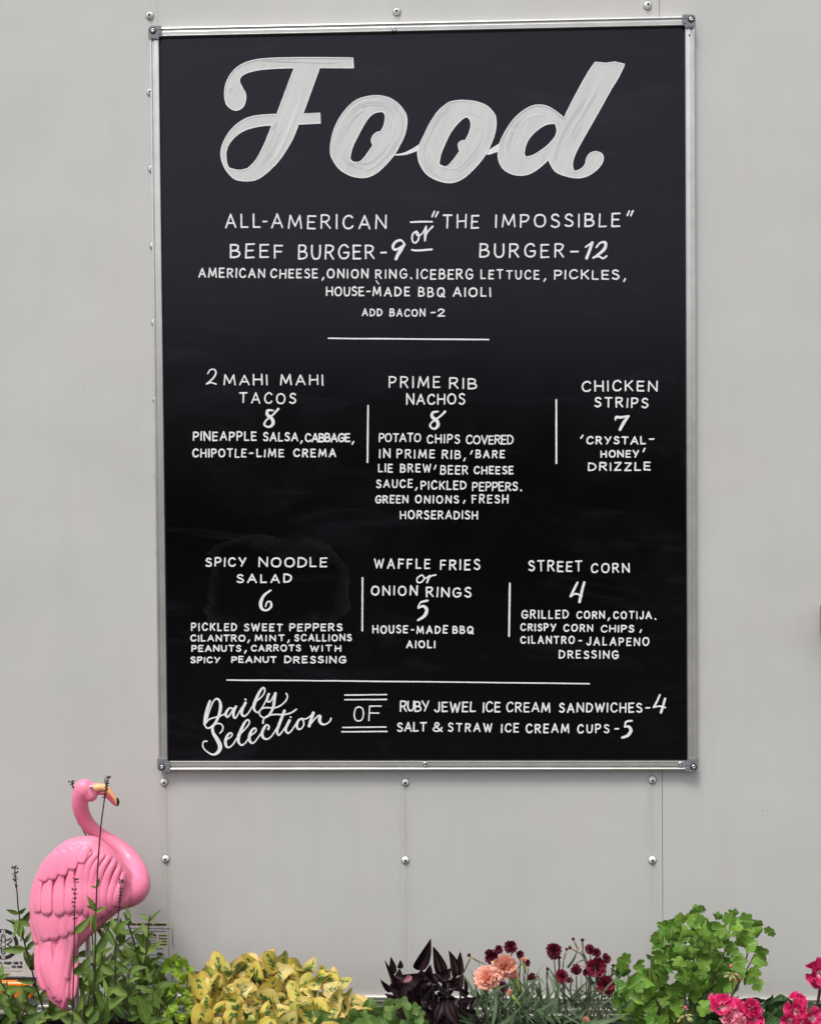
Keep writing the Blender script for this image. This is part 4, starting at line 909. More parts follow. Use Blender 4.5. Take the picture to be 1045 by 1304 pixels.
# ------------------------------------------------------------------ salvia round the flamingo
LS = leaf_mat('salvia_leaf', (.045,.10,.014), (.145,.225,.04), (.20,.28,.08), trans=.15)
SALV = variants('leaf', LS, [leaf_grid(lance(.135, .7), 10, 4, .3, dr, .25, .25, sd, tw) for sd, dr, tw in ((1,.1,0),(2,.3,.2),(3,-.12,0),(4,.45,-.2),(5,.2,.3))])
def spike(par, pts, Y, n=9, rng=random.Random(8), s=1.):
    """tiny whorled buds along the top of a stem"""
    b = MB(); C = catmull(pts, 6); C = C[::-1]; tot = len(C)-1
    for i in range(n):
        f = (i/n)**1.15*tot; k = int(f); u, v = C[min(k, tot)]
        for q in range(3 if i < n*.6 else 2):
            a = rng.uniform(-1.3, 1.3)+(pi if q % 2 else 0); l = rng.uniform(1.2, 4.6)*(1-.4*i/n)*s
            P = px(u, v, Y); e = px(u+cos(a)*l, v-abs(sin(a))*l*.5-.6, Y-rng.uniform(-.004,.004)); b.tube([P, e], [.0005, .0007], 4); b.ball(e, .0010*rng.uniform(.6, 1.5)*s, 6, 4, (1,1,1.3))
    return b.build('flower_spike', STEMD, par, smooth=True)
def salvia(T, stems, rng):
    for pts, Y, w, bare, sp, step in stems:
        root(T, pts[0][0], pts[0][1], Y, w, STEMD); stem(T, pts, w, w*.6, STEMD, Y)
        C = catmull(pts, 8) if len(pts) > 2 else pts; L = 0; nxt = rng.uniform(2, 10); tot = sum(sqrt((b[0]-a[0])**2+(b[1]-a[1])**2) for a, b in zip(C, C[1:])); al = rng.random() < .5
        for a, b in zip(C, C[1:]):
            L += sqrt((b[0]-a[0])**2+(b[1]-a[1])**2)
            if L > nxt and L < tot-bare:
                nxt += step*rng.uniform(.7, 1.3); al = not al; k = 1-.45*L/tot
                for sgn in (-1, 1):
                    if al: ang, ti = sgn*rng.uniform(30, 75), rng.uniform(-15, 30)
                    else: ang, ti = sgn*rng.uniform(5, 40), rng.uniform(25, 60)*(1 if sgn > 0 else -.6)
                    place('leaf', rng.choice(SALV), T, b[0], b[1], Y, ang+rng.uniform(-12, 12), rng.uniform(30, 46)*k, ti, rng.uniform(-50, 50), rng.uniform(.9, 1.35))
        if sp: spike(T, sp, Y, 10, rng)
def salvias():
    rng = random.Random(21)
    T = plant('salvia_plant', 'tall green salvia with purple stems and thin dark flower spikes right of the flamingo tail', 'plant', 135, -.24)
    salvia(T, [([(92,1304),(94,1240),(95,1180),(96,1120)], -.26, 2.0, 66, [(95,1178),(95.5,1150),(96.5,1121)], 26),
               ([(120,1304),(121,1250),(122,1180),(124,1120),(128,1060),(133,1020),(137,993)], -.25, 2.6, 178, [(133,1020),(135.5,1004),(137.5,991)], 24),
               ([(146,1304),(147,1240),(148,1200),(151,1165),(155,1122)], -.25, 2.2, 60, [(151,1165),(153,1145),(155,1122)], 22),
               ([(172,1304),(178,1262),(186,1215),(191,1165)], -.23, 2.6, 2, None, 18), ([(188,1262),(178,1225),(168,1190),(158,1162)], -.2, 3.0, 8, None, 17),
               ([(135,1304),(133,1250),(130,1205),(135,1172)], -.18, 2.0, 2, None, 16), ([(205,1300),(198,1262),(190,1250)], -.24, 2.2, 2, None, 15), ([(108,1304),(106,1270),(107,1225)], -.2, 2.0, 3, None, 17),
               ([(160,1304),(163,1268),(166,1232)], -.29, 2.0, 2, None, 16), ([(186,1308),(202,1290),(215,1275)], -.3, 2.0, 2, None, 14), ([(128,1306),(134,1285),(140,1262)], -.3, 2.0, 2, None, 14), ([(112,1306),(104,1296),(97,1284)], -.29, 2.0, 2, None, 14)], rng)
    for u, v, a, sz in ((122,1160,-28,24),(123,1130,22,15),(123,1131,-70,9),(122,1160,62,17),(94,1196,-42,18),(118,1157,-60,9)): place('leaf', rng.choice(SALV), T, u, v, -.25, a, sz, 15, rng.uniform(-30,30), 1.1)
    def ins(u, v): return v > max(1180, 1240-(u-95)*.9 if u < 150 else 1190)+ (0 if u < 190 else (u-190)*1.2)
    for u, v in scatter(rng, 46, ins, 9, (100, 212, 1180, 1306)):
        place('leaf', rng.choice(SALV), T, u, v+8, rng.uniform(-.22,-.1), rng.uniform(-75, 75), rng.uniform(28, 46), rng.uniform(0, 45), rng.uniform(-50, 50), rng.uniform(.9, 1.4))
    T2 = plant('salvia_plant', 'slender green salvia with a dark spike standing left of the flamingo', 'plant', 30, -.2)
    salvia(T2, [([(62,1304),(50,1268),(38,1225),(29,1190),(24,1160),(22,1135),(19,1106)], -.11, 2.4, 46, [(21.5,1135),(20,1120),(19,1105)], 22),
                ([(30,1304),(18,1285),(8,1262),(-4,1240)], -.27, 2.0, 3, None, 14), ([(44,1304),(34,1290),(22,1276),(14,1262)], -.25, 2.0, 2, None, 14), ([(20,1306),(30,1290),(36,1272)], -.28, 2.0, 2, None, 14), ([(-10,1306),(-6,1290),(2,1272)], -.28, 2, 2, None, 12)], rng)
    for u, v in scatter(rng, 16, lambda u, v: v > 1268+abs(u-25)*.1, 8, (-6, 66, 1264, 1306)):
        place('leaf', rng.choice(SALV), T2, u, v+8, rng.uniform(-.2,-.1), rng.uniform(-70, 70), rng.uniform(24, 38), rng.uniform(0, 45), rng.uniform(-50, 50), rng.uniform(.9, 1.3))
    for u, v, a, sz in ((24,1164,-62,17),(24,1164,48,17),(25,1170,115,22),(24,1170,185,22),(26,1172,172,20),(31,1200,35,18),(32,1210,-86,32),(35,1222,60,20),(45,1250,-85,24)): place('leaf', rng.choice(SALV), T2, u, v, -.2, a, sz, 15, rng.uniform(-30, 30), 1.15)
    T3 = plant('salvia_plant', 'thin dark flower spike rising directly behind the flamingo neck', 'plant', 112, -.06)
    root(T3, 116, 1100, -.06, 2, STEMD); stem(T3, [(116,1100),(111,1068),(104,1052),(98,1025),(93,1000),(91.5,996)], 2., 1., STEMD, -.06); spike(T3, [(98,1025),(93,1003),(91.5,996)], -.06, 5, rng); spike(T3, [(110,1066),(106,1056),(102,1050)], -.06, 3, rng)
salvias()

# ------------------------------------------------------------------ lime foliage plant
def lobed(k=5, amp=.2, base=.5, nz=.02, seed=0):
    r = random.Random(seed); a = [r.uniform(-nz, nz) for _ in range(12)]
    def f(th):
        x = abs(((th+pi) % (2*pi))-pi); l = cos(x*k)*.5+.5
        return base*(1-.12*x/pi)*((1-amp)+amp*l**.7) * (1 if x < 2.75 else .55) + a[int(th/(2*pi)*12) % 12]
    return f
def lime():
    rng = random.Random(5); T = plant('lime_green_plant', 'small bright lime green bedding plant between the salvia and the variegated leaves', 'plant', 228, -.2)
    LM = leaf_mat('lime_leaf', (.17,.30,.025), (.33,.47,.05), (.40,.50,.10), trans=.25); V = variants('leaf', LM, [leaf_polar(lobed(6, .34, .5, .03, s), 4, 40, .2, .3, .09, s) for s in range(4)])
    for pts, Y in (([(214,1304),(218,1262),(222,1226)], -.18), ([(232,1304),(236,1272),(240,1244)], -.2), ([(222,1304),(214,1285),(208,1262)], -.22), ([(245,1304),(248,1290),(250,1270)], -.23)): root(T, *pts[0], Y, 2.2, STEMG); stem(T, pts, 2.2, 1.2, STEMG, Y)
    for c, Y, n, R in (((222,1226), -.19, 9, 20), ((240,1245), -.21, 9, 19), ((211,1262), -.23, 6, 18), ((228,1262), -.2, 7, 20), ((249,1270), -.24, 7, 18), ((222,1292), -.26, 7, 20), ((243,1296), -.26, 7, 20), ((236,1230), -.2, 8, 21), ((250,1255), -.25, 8, 20), ((232,1278), -.25, 8, 22), ((212,1280), -.2, 7, 20)):
        for k in range(n):
            a = -100+200*k/(n-1)+rng.uniform(-14, 14); place('leaf', rng.choice(V), T, c[0], c[1]+3, Y, a, rng.uniform(.7, 1.05)*R, rng.uniform(5, 55), rng.uniform(-35, 35), rng.uniform(.5, .75))
lime()

# ------------------------------------------------------------------ variegated plant
def variegated():
    rng = random.Random(9); T = plant('variegated_plant', 'bushy plant with yellow leaves marked dark green in their middles', 'plant', 350, -.25)
    mv = m_varieg()
    def ov(s):
        r = random.Random(s); e = r.uniform(-.06, .06)
        def f(th):
            x = abs(((th+pi) % (2*pi))-pi); return .48*(1-.06*sin(x)**2+e*sin(3*th)+.03*sin(5*th+s)+.02*sin(8*th+2*s)) * (1+.16*max(0, cos(x))**8) * (.72 if x > 2.9 else 1)
        return f
    V = variants('leaf', mv, [leaf_polar(ov(s), 5, 30, cu, dr, wv, s) for s, cu, dr, wv in ((1,.25,.5,.22),(2,-.25,.7,.2),(3,.5,.2,.26),(4,.1,1.0,.2),(5,-.3,.4,.24),(6,.3,.2,.3),(7,0,.8,.26))])
    P = prof([(246,1236),(258,1224),(275,1226),(300,1222),(318,1220),(330,1208),(350,1210),(366,1216),(385,1214),(402,1220),(420,1226),(434,1244),(450,1258),(460,1280)])
    red = mat('reddish_stem', (.20,.08,.06), .5)
    for k in range(11):
        u = 262+k*18+rng.uniform(-5, 5); top = max(P(u), 1225)+14; r_ = rng.uniform(-.19,-.15); root(T, u*.6+140, 1300, r_, 2.4, red); stem(T, [(u*.6+140,1300),(u*.8+70,1280),(u,top)], 2.4, 1.6, red, r_)
    pts = []
    u = 254
    while u < 456: pts.append((u, P(u)+rng.uniform(12, 16), 0)); u += rng.uniform(10, 14)
    pts += [(a, b, 1) for a, b in scatter(rng, 100, lambda u, v: v > P(u)+18, 9, (252, 452, 1225, 1312))]
    for u, v, k in pts:
        edge = (u-350)/105.; Y = -.2-.11*(v-1215)/90+rng.uniform(-.02,.02)
        ang = rng.gauss(edge*55, 28) if not k else (rng.uniform(-80, 80)+edge*30 if rng.random() < .55 else 180+rng.uniform(-70, 70))
        sz = (rng.uniform(27, 38) if rng.random() < .6 else rng.uniform(17, 26))*(1 if k else .95); a = radians(ang)
        place('leaf', rng.choice(V), T, u-sin(a)*sz*.45, v+cos(a)*sz*.45, Y, ang, sz, rng.uniform(-10, 50), rng.uniform(-55, 55), rng.uniform(.7, 1.15))
variegated()

# ------------------------------------------------------------------ low geranium leaves, mid green
def scallop(k=8, amp=.07, base=.48, seed=0):
    r = random.Random(seed); ph = r.uniform(-.2, .2)
    def f(th):
        x = abs(((th+pi) % (2*pi))-pi); return base*(1-amp+amp*abs(cos(x*k/2+ph))**.6)*(1 if x < 2.8 else .5)
    return f
def low_green():
    rng = random.Random(13); T = plant('geranium_plant', 'low mat of plain scalloped green leaves between the yellow and the black plants', 'plant', 470, -.26)
    LG = leaf_mat('soft_green_leaf', (.075,.16,.03), (.165,.275,.07), (.26,.36,.16), trans=.25)
    V = variants('leaf', LG, [leaf_polar(scallop(7, .12, .48, s), 4, 42, .5, .3, .07, s) for s in range(4)]+[leaf_polar(lobed(5, .3, .5, .01, 3), 4, 40, .3, .3, .06, 9)])
    P = prof([(396,1290),(410,1284),(430,1290),(450,1284),(465,1272),(480,1276),(495,1272),(510,1274),(530,1280),(545,1296)])
    for u, v in [(470,1284),(486,1287),(500,1283),(455,1292),(425,1296),(411,1294)]+scatter(rng, 26, lambda u, v: v > P(u)+9, 9, (400, 545, 1274, 1312)):
        a = rng.uniform(-80, 80); sz = rng.uniform(20, 27); ar = radians(a); Y = -.27-.05*(v-1280)/30
        place('leaf', rng.choice(V[:4]), T, u-sin(ar)*sz*.45, v+cos(ar)*sz*.45, Y, a, sz, rng.uniform(0, 50), rng.uniform(-30, 30), rng.uniform(.9, 1.2))
        if rng.random() < .4: root(T, u, v+6, Y+.01, 1.6, STEMG)
    for u, v, a, sz in ((508,1290,20,24),(522,1298,60,22),(503,1296,-40,20),(520,1286,75,17)): place('leaf', V[4], T, u, v, -.33, a, sz, 10, 0, 1.1)
low_green()

# ------------------------------------------------------------------ near-black plant
def dark_plant():
    rng = random.Random(17); T = plant('black_leaved_plant', 'plant with pointed glossy near black purple leaves left of the peach carnations', 'plant', 548, -.2)
    md = m_dark(); shape = lambda t: .18*(sin(pi*t**.62)**.85)*(1-.12*t)+.002
    V = variants('leaf', md, [leaf_grid(shape, 10, 6, .5, dr, .1, fo, s) for s, dr, fo in ((1,.05,.35),(2,.22,.3),(3,-.12,.45),(4,.35,.25))])
    K = 8.04
    def L(bu, bv, tu, tv, w, Y, tilt=8, roll=0, vi=None):
        b = (480+bu/K, 1180+bv/K); t = (480+tu/K, 1180+tv/K); dx, dy = t[0]-b[0], t[1]-b[1]; ln = sqrt(dx*dx+dy*dy)
        place('leaf', V[vi] if vi is not None else rng.choice(V), T, b[0], b[1], Y, math.degrees(math.atan2(dx, -dy)), ln, tilt, roll, (w/K)/(ln*.34))
    for a in ((395,440,558,95,135,-.2,8,10,0),(680,490,570,180,135,-.19,8,-15,0),(800,520,738,220,110,-.2,8,20,0),(840,500,848,235,100,-.18,8,-20,0),(160,490,142,298,80,-.2,5,0,0),(170,620,52,333,40,-.22,5,55,2),
              (510,560,545,370,110,-.18,8,-20,0),(480,560,188,405,150,-.24,30,20,3),(230,430,240,335,60,-.17,5,0,0),(270,770,115,560,95,-.23,20,20,1),(180,790,88,652,70,-.24,20,30,1),(890,690,895,490,50,-.2,5,30,0),
              (640,520,760,400,110,-.22,20,0,1),(640,560,560,470,110,-.24,20,0,1),(680,760,585,1010,125,-.3,20,0,1),(715,740,860,1010,135,-.31,20,0,1),(185,760,325,975,90,-.31,20,0,1),(300,580,250,790,90,-.27,10,0,0),(420,470,640,560,110,-.22,30,0,1),
              (200,620,130,470,90,-.21,10,0,1),(190,600,230,420,120,-.2,10,0,1),(700,560,640,420,120,-.2,10,0,1),(780,620,880,470,110,-.2,10,0,1)): L(*a)
    for u, v in scatter(rng, 90, lambda u, v: v > 1246+abs(u-548)*.22, 5, (500, 608, 1240, 1310)):
        if u > 590 and v < 1262: continue
        place('leaf', rng.choice(V), T, u, v, rng.uniform(-.27,-.13), rng.uniform(-80, 80) if rng.random() < .6 else 180+rng.uniform(-60, 60), rng.uniform(20, 34), rng.uniform(-5, 50), rng.uniform(-50, 50), rng.uniform(.9, 1.5))
    for u in (515, 535, 552, 570, 586): root(T, u, 1252, -.18, 3, STEMD); 
    mp = leaf_mat('magenta_underside', (.20,.05,.12), (.30,.12,.16), None, trans=.1, veins=False); q = variants('leaf', mp, [leaf_grid(shape, 8, 4, .4, .1, .1, .3, 3)])[0]
    place('leaf', q, T, 524, 1243, -.27, -122, 14, 10, 0, 1.6)
dark_plant()

# ------------------------------------------------------------------ carnations
LD = leaf_mat('carnation_leaf', (.065,.11,.05), (.15,.215,.115), (.20,.27,.16), trans=.15, veins=False)
LIN = variants('leaf', LD, [leaf_grid(lambda t: .045*(1-t**2.2)+.003, 10, 2, .2, dr, 0, .5, s, tw) for s, dr, tw in ((1,.1,0),(2,.45,.5),(3,-.25,0),(4,.7,-.6),(5,.2,1.))])
GB = mat('blue_green_stem', (.12,.19,.10), .5)
def petal_mesh(name, m, seed, frill=.07, widthf=1.0, n=5, na=12, ruf=.10, teeth=9):
    r = random.Random(seed); vs = []; uv = []; ph = [r.uniform(0, 6) for _ in range(4)]; sp = radians(62)*widthf
    for j in range(n+1):
        t = j/n
        for i in range(na+1):
            q = -1+2*i/na; a = q*sp*.5; R = t*(1+ (frill*sin(q*teeth+ph[0])+frill*.5*sin(q*19+ph[1]) if t > .8 else 0)) * (1-.16*q*q)
            k = (.25+.75*t**.6); x = R*sin(a)*k*1.3; y = R*cos(a*.8)
            z = ruf*t*t*sin(q*5+ph[2])+ruf*.6*t*t*t*sin(q*11+ph[3]) + .12*t*t
            vs.append((x, y, z)); uv.append((.5+.5*q, t))
    return mkmesh(name, vs, [(j*(na+1)+i, j*(na+1)+i+1, (j+1)*(na+1)+i+1, (j+1)*(na+1)+i) for j in range(n) for i in range(na)], m, True, uv)
def petal_mat(name, a, b, c0=None, rough=.6, trans=.3, rim=None):
    m = mat(name, a, rough, spec=.3); t = NT(m); uvn = t.n('ShaderNodeTexCoord'); sep = t.n('ShaderNodeSeparateXYZ'); t.l(uvn.outputs['UV'], sep.inputs[0])
    oi = t.n('ShaderNodeObjectInfo'); f = t.math('ADD', t.math('MULTIPLY', sep.outputs[1], .6), t.math('MULTIPLY', oi.outputs['Random'], .4))
    c = t.ramp(f, [(.1, a), (.9, b)])
    if c0: c = t.mix(t.ramp(sep.outputs[1], [(.22, 1), (.48, 0)]), c, c0)
    if rim: c = t.mix(t.ramp(sep.outputs[1], [(.86, 0), (.98, .7)]), c, rim)
    t.col(c); tr = t.n('ShaderNodeBsdfTranslucent'); mx = t.n('ShaderNodeMixShader'); mx.inputs[0].default_value = trans
    t.l(c, tr.inputs['Color']); t.l(t.b.outputs[0], mx.inputs[1]); t.l(tr.outputs[0], mx.inputs[2]); t.l(mx.outputs[0], t.out.inputs[0]); return m
PEACH = [petal_mesh('petal', petal_mat('peach_petal', (.72,.24,.15), (.84,.42,.31), rim=(.86,.58,.48)), s, .08) for s in range(3)]
BURG = [petal_mesh('petal', petal_mat('burgundy_petal', (.05,.004,.014), (.13,.009,.035), rim=(.22,.03,.07), trans=.15), s, .07) for s in range(3)]
CRIM = [petal_mesh('petal', petal_mat('crimson_petal', (.09,.005,.015), (.22,.012,.038), rim=(.35,.04,.08), trans=.15), s, .07) for s in range(3)]
def flower(T, P, u, v, Y, R, face, layers, rng, calyx=None, name='flower', cal_m=GB, lab=None):
    """double flower of overlapping petals; face = (x, z) lean of the bloom, R in pixels; layers = [(count, opening deg, length)]"""
    s = R*mpp(Y); ax = Vector((face[0], -1+.0*abs(face[1]), face[1])).normalized() if abs(face[0])+abs(face[1]) < 3 else Vector((face[0], -.2, face[1])).normalized()
    c = px(u, v, Y); b = MB(); e = c-ax*s*.95 if not calyx else px(calyx[0], calyx[1], Y+.004); w = s*(.30 if len(layers) > 1 else .42)
    b.tube([c-ax*s*.02, c*.7+e*.3, c*.3+e*.7, e], [w*.8, w, w*.8, w*.3], 9)
    F_ = b.build(name, cal_m, T, smooth=True)
    if lab: F_['label'] = lab
    q = Vector((1,0,0)) if abs(ax.x) < .8 else Vector((0,0,1)); q = (q-ax*q.dot(ax)).normalized(); p2 = ax.cross(q)
    for li, (cnt, op, ln) in enumerate(layers):
        o_ = rng.uniform(0, 6); skew = rng.uniform(-14, 14)
        for k in range(cnt):
            a = o_+2*pi*k/cnt+rng.uniform(-.2, .2); op2 = radians(op+skew*sin(2*pi*k/cnt)+rng.uniform(-15, 15)); rad = q*cos(a)+p2*sin(a)
            y = (rad*sin(op2)+ax*cos(op2)).normalized(); z = (ax*sin(op2)-rad*cos(op2)).normalized(); x = y.cross(z); l = s*ln*rng.uniform(.78, 1.14)
            o = bpy.data.objects.new('petal', rng.choice(P)); COL.objects.link(o); o.parent = F_; base = c-ax*s*.12*(1-li/len(layers))
            o.matrix_basis = Matrix(((x.x*l, y.x*l, z.x*l, base.x), (x.y*l, y.y*l, z.y*l, base.y), (x.z*l, y.z*l, z.z*l, base.z), (0,0,0,1)))
    return F_
FULL = [(9, 84, 1.0), (9, 66, .95), (8, 48, .86), (6, 28, .74), (4, 10, .6)]
MEDL = [(7, 78, 1.0), (7, 55, .9), (5, 28, .78)]
BUDL = [(5, 22, 1.1), (4, 8, 1.0)]
def tuft(T, rng, n, ins, box, Ymin, Ymax, L=(34, 60), spread=60):
    for u, v in scatter(rng, n, ins, 3.2, box):
        place('leaf', rng.choice(LIN), T, u, v, rng.uniform(Ymin, Ymax), rng.gauss(0, spread*.55), rng.uniform(*L), rng.uniform(-10, 40), rng.uniform(-60, 60), rng.uniform(.55, 1.15))
def stalk(T, u, v, Y, bu, m=GB, w=1.8, nodes=1, rng=random.Random(2)):
    mid = ((u+bu)/2+(u-bu)*.22, (v+1304)/2); root(T, bu, 1304, Y, w, m); stem(T, [(bu,1304), mid, (u,v)], w, w*.75, m, Y)
    for k in range(nodes):
        t = rng.uniform(.35, .8); cx, cy = bu+(u-bu)*t, 1304+(v-1304)*t
        for sg in (-1, 1): place('leaf', rng.choice(LIN), T, cx, cy, Y, sg*rng.uniform(15, 50), rng.uniform(18, 32), rng.uniform(0, 30), rng.uniform(-40, 40), 1.2)
def carnations():
    rng = random.Random(31); T = plant('peach_carnation', 'peach pink carnations in bloom right of the near black plant', 'flowering plant', 640, -.28)
    YL = mat('yellow_green_calyx', (.24,.36,.06), .5)
    for u, v, b in ((643,1246,648),(619,1262,622),(657,1252,664),(667,1236,672),(663,1278,680),(745.5,1308,748)): stalk(T, u, v, -.28, b, rng=rng)
    flower(T, PEACH, 643.5, 1231, -.285, 17, (-.1,.25), FULL, rng, name='flower', cal_m=YL); flower(T, PEACH, 620, 1246, -.28, 16, (-.25,1.0), [(12, 88, 1.0), (10, 74, .95), (8, 55, .85), (6, 30, .7)], rng, calyx=(618.5,1265), cal_m=YL)
    for u, v, R, cal in ((657,1246,8.5,(662,1264)),(666.5,1225,6.5,(669,1240)),(651,1267,7.6,(664,1284)),(745.5,1300,5.5,(747,1312))):
        dx, dy = u-cal[0], cal[1]-v; l = sqrt(dx*dx+dy*dy); flower(T, PEACH, u, v, -.29, R, (dx/l*2.5, dy/l*2.5), [(7, 34, .95), (6, 18, .95), (4, 6, .8)], rng, calyx=cal, name='bud', cal_m=YL)
    tuft(T, rng, 78, lambda u, v: True, (606, 690, 1276, 1312), -.3, -.16, (26, 52))
    T2 = plant('burgundy_carnation', 'dark burgundy carnations clustered just behind the peach blooms', 'flowering plant', 636, -.2)
    BR = mat('brown_green_calyx', (.09,.08,.04), .55); BE = mat('beige_dry_calyx', (.30,.22,.11), .6)
    for u, v, R, f, Lr in ((626,1218,10.5,(-.4,.1),FULL),(635,1209,6,(.2,.8),MEDL),(650,1205,9,(.1,.3),MEDL),(661,1216,6,(.4,.5),MEDL),(676.5,1246,6.5,(.2,.3),MEDL),(671,1226,5,(.5,.4),MEDL),(640,1256,6,(.2,.2),MEDL)):
        flower(T2, BURG, u, v, -.21, R, f, Lr, rng, cal_m=BR); stalk(T2, u+1, v+7, -.2, u*.6+258, BR, rng=rng, nodes=1)
    flower(T2, BURG, 598.5, 1218, -.22, 4.2, (-2,2.), BUDL, rng, calyx=(612,1226), name='bud', cal_m=BE); stem(T2, [(640,1290),(630,1245),(621,1231),(612,1226)], 1.8, 1.2, BR, -.22); stem(T2, [(582,1250),(590,1238),(598.5,1220)], 2.2, 1.6, BR, -.2)
    tuft(T2, rng, 30, lambda u, v: True, (612, 688, 1262, 1300), -.2, -.12, (26, 46))
    T3 = plant('burgundy_carnation', 'deep red carnations with pointed buds left of the bright green bush', 'flowering plant', 740, -.24)
    for u, v, R, f, Lr, P in ((704.5,1211,10,(-.2,.2),FULL,BURG),(758,1232,13,(.0,.15),FULL,CRIM),(771,1254,12,(.1,.3),FULL,CRIM),(733,1236,8,(-.1,1.6),MEDL,BURG),(715.5,1244,8.5,(.0,.3),FULL,CRIM),(725,1248,4.5,(.4,.2),MEDL,CRIM),(751,1209,6.5,(-.3,1.),MEDL,BURG),(759,1214,6.5,(.3,.8),MEDL,BURG),(771,1221,6.5,(.5,.8),MEDL,BURG),(765,1226,5,(.5,.3),MEDL,CRIM),(746,1238,5,(.2,.2),MEDL,BURG)):
        flower(T3, P, u, v, -.25, R, f, Lr, rng, cal_m=BR); stalk(T3, u+.5, v+7, -.24, u*.55+332, BR, rng=rng, nodes=1)
    for u, v, R, cal, mm in ((711.5,1222,5,(712,1234),BR),(720.5,1211,3.6,(717,1224),BE),(730.5,1198,4.2,(736,1210),BE),(741,1199,4.2,(742,1211),BE),(727.5,1208,4.2,(738,1214),BE),(696.5,1236,4.6,(696,1248),BR),(780,1232,4.6,(778,1245),BR),(686,1245,2.5,(692,1252),YL)):
        dx, dy = u-cal[0], cal[1]-v; l = sqrt(dx*dx+dy*dy); flower(T3, BURG, u, v, -.25, R, (dx/l*2.5, dy/l*2.5), BUDL, rng, calyx=cal, name='bud', cal_m=mm)
    for a in ([(748,1300),(752,1250),(746,1226),(740,1210)], [(706,1300),(696.5,1270),(696,1247)], [(752,1250),(744,1222),(738,1213)], [(770,1300),(775,1270),(778,1244)], [(712,1290),(708,1245),(712,1232)], [(722,1290),(716,1250),(717,1224)]): stem(T3, a, 2.2, 1.4, BR, -.24)
    tuft(T3, rng, 125, lambda u, v: v > 1264+abs(u-735)*.12, (682, 800, 1258, 1312), -.3, -.14, (22, 44), 75)
    for u, v, a, sz in ((722,1232,28,28),(746,1222,-108,16),(712,1262,-25,36),(700,1290,15,45),(716,1300,55,55),(740,1302,75,60),(752,1304,66,40),(705,1304,-50,40),(772,1300,40,34),(690,1306,8,62),(668,1262,35,30),(670,1250,70,22)): place('leaf', LIN[0], T3, u, v, -.27, a, sz, 10, rng.uniform(-30, 30), 1.35)
carnations()

